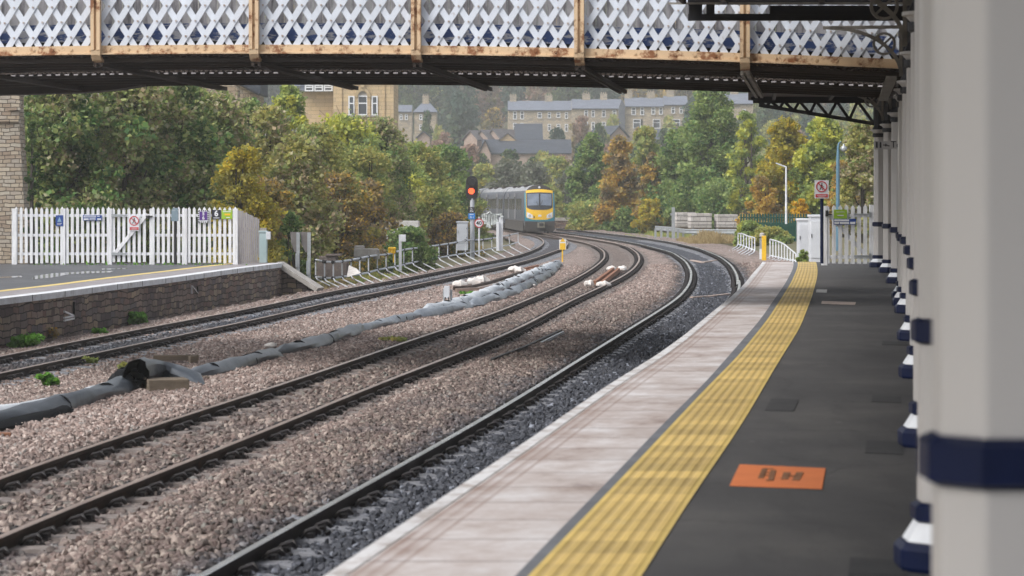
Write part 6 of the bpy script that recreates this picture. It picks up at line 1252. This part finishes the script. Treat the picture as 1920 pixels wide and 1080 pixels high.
def house(label, px0, px1, y_ridge, y_eave, y_base, Y, wall='terrace', roof='slate', depth=7, wins=(), chim=(), group=None, rot=0.0, door=None, gable=False, hip=False, name='terraced_house'):
    c0, c1 = W(px0, 0, Y).x, W(px1, 0, Y).x; zr_, ze, zb_ = W(0, y_ridge, Y).z, W(0, y_eave, Y).z, W(0, y_base, Y).z; o = Vector(((c0+c1)/2, Y, zb_)); t = thing(name, label, 'house', o, group)
    u = Vector((math.cos(rot), math.sin(rot), 0)); v_ = Vector((-u.y, u.x, 0)); w = (c1-c0); P = lambda s, d, z: Vector((o.x, o.y, z))+u*s+v_*d
    b = MB(); zf = zb_-4
    if gable:   # gable end faces the camera
        b.prism([P(-w/2, 0, zf), P(w/2, 0, zf), P(w/2, 0, ze), P(0, 0, zr_), P(-w/2, 0, ze)], v_*depth)
    else:
        b.prism([P(-w/2, 0, zf), P(-w/2, 0, ze), P(-w/2, depth/2, zr_ if not hip else ze), P(-w/2, depth, ze), P(-w/2, depth, zf)], u*w)
    b.build('wall', MT[wall], t); b = MB()
    if gable:
        for s in (-1, 1): b.prism([P(s*(w/2+.3), -.3, ze-.15), P(0, -.3, zr_+.08), P(0, -.3, zr_+.28), P(s*(w/2+.3), -.3, ze+.05)], v_*(depth+.6))
    elif hip: b.add([P(-w/2-.3, -.3, ze), P(w/2+.3, -.3, ze), P(w/2+.3, depth+.3, ze), P(-w/2-.3, depth+.3, ze), P(-w*.2, depth/2, zr_), P(w*.2, depth/2, zr_)], [(0, 1, 5, 4), (1, 2, 5), (2, 3, 4, 5), (3, 0, 4), (3, 2, 1, 0)])
    else:
        for s, d0 in ((1, -.3), (-1, depth+.3)): b.prism([P(-w/2, d0, ze-.1), P(-w/2, depth/2, zr_+.05), P(-w/2, depth/2, zr_+.25), P(-w/2, d0, ze+.1)], u*w)
    rf = b.build('roof', MT[roof], t)
    for px, wid in chim: 
        cx_ = W(px, 0, Y).x-o.x; b = MB(); b.box(P(cx_, depth/2, zr_-.3), (wid, .7, 1.5), rot, bottom=True); b.box(P(cx_, depth/2, zr_+1.2), (wid+.15, .85, .15), rot, bottom=True)
        for q in np.linspace(-wid*.32, wid*.32, 3): b.lathe(P(cx_+q, depth/2, zr_+1.35), [(.13, 0), (.1, .35)], 8)
        b.build('chimney', MT['terrace'], rf)
    b = MB(); b.beam(P(-w/2, -.34, ze-.06), P(w/2, -.34, ze-.06), .12, .12) if not gable else b.beam(P(-.1, -.02, ze), P(.1, -.02, ze), .02, .02); b.build('gutter', MT['black'], t)
    for px, yt, yb2, wp_ in wins: cc = W(px, (yt+yb2)/2, Y); window(t, P(cc.x-o.x, -.02, cc.z), wp_*Y/F, (yb2-yt)*Y/F, ux=u)
    if door: px, yt, yb2, wp_ = door; cc = W(px, (yt+yb2)/2, Y); b = MB(); b.box(P(cc.x-o.x, -.05, cc.z), (wp_*Y/F, .12, (yb2-yt)*Y/F), rot); b.build('door', MT['black'], t)
    return t
ls = [('first (leftmost)', 952, 995, [(965.5, 209, 223, 6), (979, 209, 223, 6)], [(962, 1.4)]), ('second', 995, 1036, [(1012, 211, 221, 7), (1030, 211, 221, 5)], [(1029, 1.6)]), ('third', 1036, 1072, [(1047, 211, 220, 6), (1062, 211, 222, 5)], []), ('fourth', 1072, 1122, [(1099, 207, 219, 6), (1112, 207, 219, 5)], [(1100, 1.6)]), ('fifth (rightmost)', 1122, 1166, [(1132, 207, 219, 6), (1152, 207, 219, 6)], [(1133, 1.4)])]
for nm, a, c, wi, ch in ls:
    dy = 0 if c <= 1072 else -3; house(f'{nm} house of the long slate roofed stone terrace on the hillside', a, c, 190+dy, 207+dy, 250, 500 if c <= 1072 else 498, wins=wi+[(x, y0+22, y1+24, w_) for x, y0, y1, w_ in wi], chim=ch, group='houses of the long terrace')
for nm, a, c, wi, ch, dr in [('left', 1172, 1209, [(1188, 202, 215, 7), (1204, 202, 215, 6)], [(1180, 1.5)], (1212-10, 223, 240, 5)), ('middle', 1209, 1245, [(1225, 202, 214, 6), (1239, 202, 214, 6)], [(1222, 1.5)], (1228, 224, 240, 5)), ('right', 1245, 1290, [(1262, 201, 212, 6), (1277, 201, 212, 5)], [(1259, 1.5)], None)]:
    house(f'{nm} house of the shorter stone terrace right of the dark gable', a, c, 184 if c < 1250 else 181, 200 if c < 1250 else 197, 250, 485, wins=wi+[(wi[0][0]+6, 224, 240, 13)], chim=ch, group='houses of the shorter terrace', door=dr)
house('slate roofed stone house at the right, partly behind the tall green tree', 1360, 1412, 176, 195, 240, 470, wins=[(1395, 205, 216, 5)], chim=[(1380, 1.5)], name='house')
house('white gabled house with a tall slate roof left of the big dark tree', 777, 818, 192, 210, 260, 450, wall='palewall' if 'palewall' in MT else 'terrace', roof='slate', hip=True, wins=[(789, 215, 224, 4), (789, 234, 243, 4), (800, 215, 224, 4)], chim=[(797, 1.2)], name='house')
house('grey stone house at the right corner of the sandstone building', 741, 772, 198, 210, 260, 470, wins=[(752, 215, 224, 4), (762, 215, 224, 4)], name='house')
house('small house with a low pale gable below the white house', 783, 806, 248, 258, 275, 400, wall='redbrick', gable=True, roof='slateD', name='house')
house('long low dark slate building below the terraces with a pink gable end', 903, 1072, 263, 288, 300, 380, wall='redbrick', roof='slateD', depth=9, name='low_building')
t = house('steep dark slate roofed house above the long low building', 965, 1018, 233, 262, 290, 392, wall='redbrick', roof='slateD', depth=9, name='house')
house('small tan gabled house in the middle of the stepped roofs', 938, 966, 251, 262.5, 285, 384, wall='sandstone', roof='tile', gable=True, depth=10, name='house')
for k2, (a, c, r_) in enumerate([(868, 896, 247), (888, 918, 246), (908, 940, 244)]):
    house(f"{['left', 'middle', 'right'][k2]} one of three stepped brown roofed houses with pale verges", a, c, r_, 262, 285, 388+k2, wall='redbrick', roof='tile', gable=True, depth=10, rot=-.5, name='house')
house('pink gable end house at the left end of the long low building', 899, 920, 264, 289, 300, 379, wall='redbrick', roof='slateD', gable=True, depth=9, name='house')
house('small slate roofed house in front of the dark gable', 1143, 1178, 238, 256, 280, 400, wall='redbrick', roof='slateD', gable=True, depth=9, rot=.4, name='house')
house('small grey roof visible right of the golden birch', 1245, 1290, 243, 262, 285, 398, wall='terrace', roof='slateD', gable=True, depth=9, rot=.4, name='house')
# dark gable end of the long terrace
b = MB(); b.prism([W(1160, 262, 492), W(1172, 262, 484), W(1172, 199, 484), W(1166, 186, 487), W(1160, 203, 492)], (0, .6, 0)); tag(b.build('gable_wall', MT['slateD']), 'sooty dark gable wall closing the right end of the long terrace', 'wall')
# sandstone building with an arched window
YB = 215; sb = thing('sandstone_building', 'pale sandstone building with an arched central window above the trees', 'building', W(680, 300, YB)); P = lambda x, y, d=0: W(x, y, YB)+Vector((0, d, 0))
b = MB(); b.prism([P(625, 330), P(738, 330), P(738, 120), P(625, 120)], (0, 9, 0)); b.build('wall', MT['sandstone'], sb)
b = MB(); b.box(P(681.5, 141, -.15), (114*YB/F, .5, .5)); b.box(P(681.5, 128, -.2), (116*YB/F, .6, .4)); b.box(P(641, 225, -.04), (.06, .12, 8)); b.box(P(721, 225, -.04), (.06, .12, 8)); b.build('cornice', MT['sandstone'], sb)
b = MB(); arch = [P(680+12*math.cos(a), 182-14*math.sin(a), -.12) for a in np.linspace(0, math.pi, 14)]
for p, q in zip(arch[:-1], arch[1:]): b.beam(p, q, .2, .3, up=(p+q)/2-P(680, 182, -.12))
b.box(P(680, 157, -.15), (.3, .3, .7)); b.build('arch_surround', M('carved_sandstone', (.46, .36, .22), (.4, .31, .19), 2, .9), sb)
b = MB(); b.prism([P(680+8*math.cos(a), 180-12*math.sin(a), -.03) for a in np.linspace(0, math.pi, 12)], (0, .02, 0)); w_ = b.build('fanlight', MT['concrete'], sb)
for px, y0, y1, w2, bb in ((680, 180.5, 215, 17, 1), (659, 181, 215, 9, 1), (702.5, 181, 215, 9, 1)): window(sb, P(px, (y0+y1)/2), w2*YB/F, (y1-y0)*YB/F, bars_=bb)
b = MB(); b.box(P(669, 200, -.06), (.28, .1, 1.9)); b.box(P(691.5, 200, -.06), (.28, .1, 1.9)); b.build('mullions', MT['sandstone'], sb)
b = MB(); b.prism([P(560, 330, 2), P(625, 330, 2), P(625, 170, 2), P(560, 170, 2)], (0, 6, 0)); b.build('side_wall', MT['sandstone'], sb)
b = MB(); b.prism([P(545, 160, 1), P(625, 160, 1), P(625, 120, 5), P(545, 120, 5)], (0, .3, 0)); b.box(P(593, 163, 1.2), (64*YB/F, .3, .55)); b.build('slate_roof', MT['slate'], sb)
for px in (578, 596, 614): window(sb, P(px, 164, 1.0), 14*YB/F, 10*YB/F, sill=False)
hd = thing('slate_roof_hut', 'dark slate hung roof end poking above the trees at the upper left', 'building', W(460, 170, 128)); b = MB(); b.prism([W(430, 147, 128), W(484, 177, 128), W(488, 176, 128), W(488, 120, 128), W(430, 120, 128)], (0, 4, 0)); b.build('roof', MT['slateD'], hd); b = MB(); b.beam(W(430, 147.5, 127.8), W(486, 178, 127.8), .12, .1); b.build('bargeboard', MT['black'], hd); b = MB(); b.prism([W(434, 152, 128.3), W(484, 178, 128.3), W(484, 420, 128.3), W(434, 420, 128.3)], (0, 3, 0)); b.build('wall', MT['ashlar'], hd)
rw = thing('retaining_wall', 'stone retaining wall glimpsed above the tree tops under the footbridge', 'wall', W(350, 160, 112)); b = MB(); b.prism([W(220, 420, 112), W(445, 420, 112), W(445, 168, 112), W(430, 148, 112), W(220, 138, 112)], (0, 1, 0)); b.build('masonry', MT['ashlar'], rw)
# ------------------------------------------------------------------ air
hz = MB(); hz.box((0, 600, 70), (900, 1290, 156)); ho = hz.build('haze', newmat('haze_air')[0]); m = ho.data.materials[0]; N, L = m.node_tree.nodes, m.node_tree.links
vo = N.new('ShaderNodeVolumePrincipled'); vo.inputs['Color'].default_value = (.96, .985, 1, 1); vo.inputs['Density'].default_value = .00055; vo.inputs['Anisotropy'].default_value = .2
o = N.new('ShaderNodeOutputMaterial'); L.new(vo.outputs[0], o.inputs['Volume']); tag(ho, 'thin bluish haze in the air over the valley', 'haze', None, 'stuff')
# ------------------------------------------------------------------ light, sky, camera
w = bpy.data.worlds.new('World'); S.world = w; w.use_nodes = True; N, L = w.node_tree.nodes, w.node_tree.links; N.clear()
sun_el, sun_az = math.radians(48), math.radians(235)   # azimuth clockwise from +Y
sk = N.new('ShaderNodeTexSky'); sk.sky_type = 'NISHITA'; sk.sun_disc = False; sk.sun_elevation = sun_el; sk.sun_rotation = sun_az; sk.dust_density = 4; sk.air_density = 1.2
hs_ = N.new('ShaderNodeHueSaturation'); hs_.inputs['Saturation'].default_value = .32; L.new(sk.outputs[0], hs_.inputs['Color'])
bg = N.new('ShaderNodeBackground'); bg.inputs['Strength'].default_value = .13; L.new(hs_.outputs[0], bg.inputs[0]); o = N.new('ShaderNodeOutputWorld'); L.new(bg.outputs[0], o.inputs[0])
sl = bpy.data.lights.new('sun', 'SUN'); sl.energy = 1.3; sl.angle = math.radians(18); sl.color = (1, .97, .92); so = bpy.data.objects.new('sun', sl); COL.objects.link(so)
d = Vector((math.sin(sun_az)*math.cos(sun_el), math.cos(sun_az)*math.cos(sun_el), math.sin(sun_el))); so.rotation_euler = d.to_track_quat('Z', 'Y').to_euler(); so.location = (0, 0, 60)
cam = bpy.data.cameras.new('camera'); co_ = bpy.data.objects.new('camera', cam); COL.objects.link(co_); co_.location = (0, 0, EYE); co_.rotation_euler = (math.pi/2, 0, 0)
cam.sensor_width = 36; cam.lens = F/1920*36; cam.shift_y = -(540-HZ)/1920; cam.clip_start = .1; cam.clip_end = 3000
cam.dof.use_dof = True; cam.dof.focus_distance = 70; cam.dof.aperture_fstop = 4.0; S.camera = co_
S.view_settings.view_transform = 'Standard'; S.view_settings.look = 'None'; S.view_settings.exposure = .78; S.view_settings.gamma = 1
S.cycles.max_bounces = 6; S.cycles.diffuse_bounces = 4; S.cycles.glossy_bounces = 2; S.cycles.transmission_bounces = 3; S.cycles.volume_bounces = 2; S.cycles.use_denoising = True
for ob in list(S.objects):
    if '_o' in ob: del ob['_o']
    if '_c' in ob: del ob['_c']
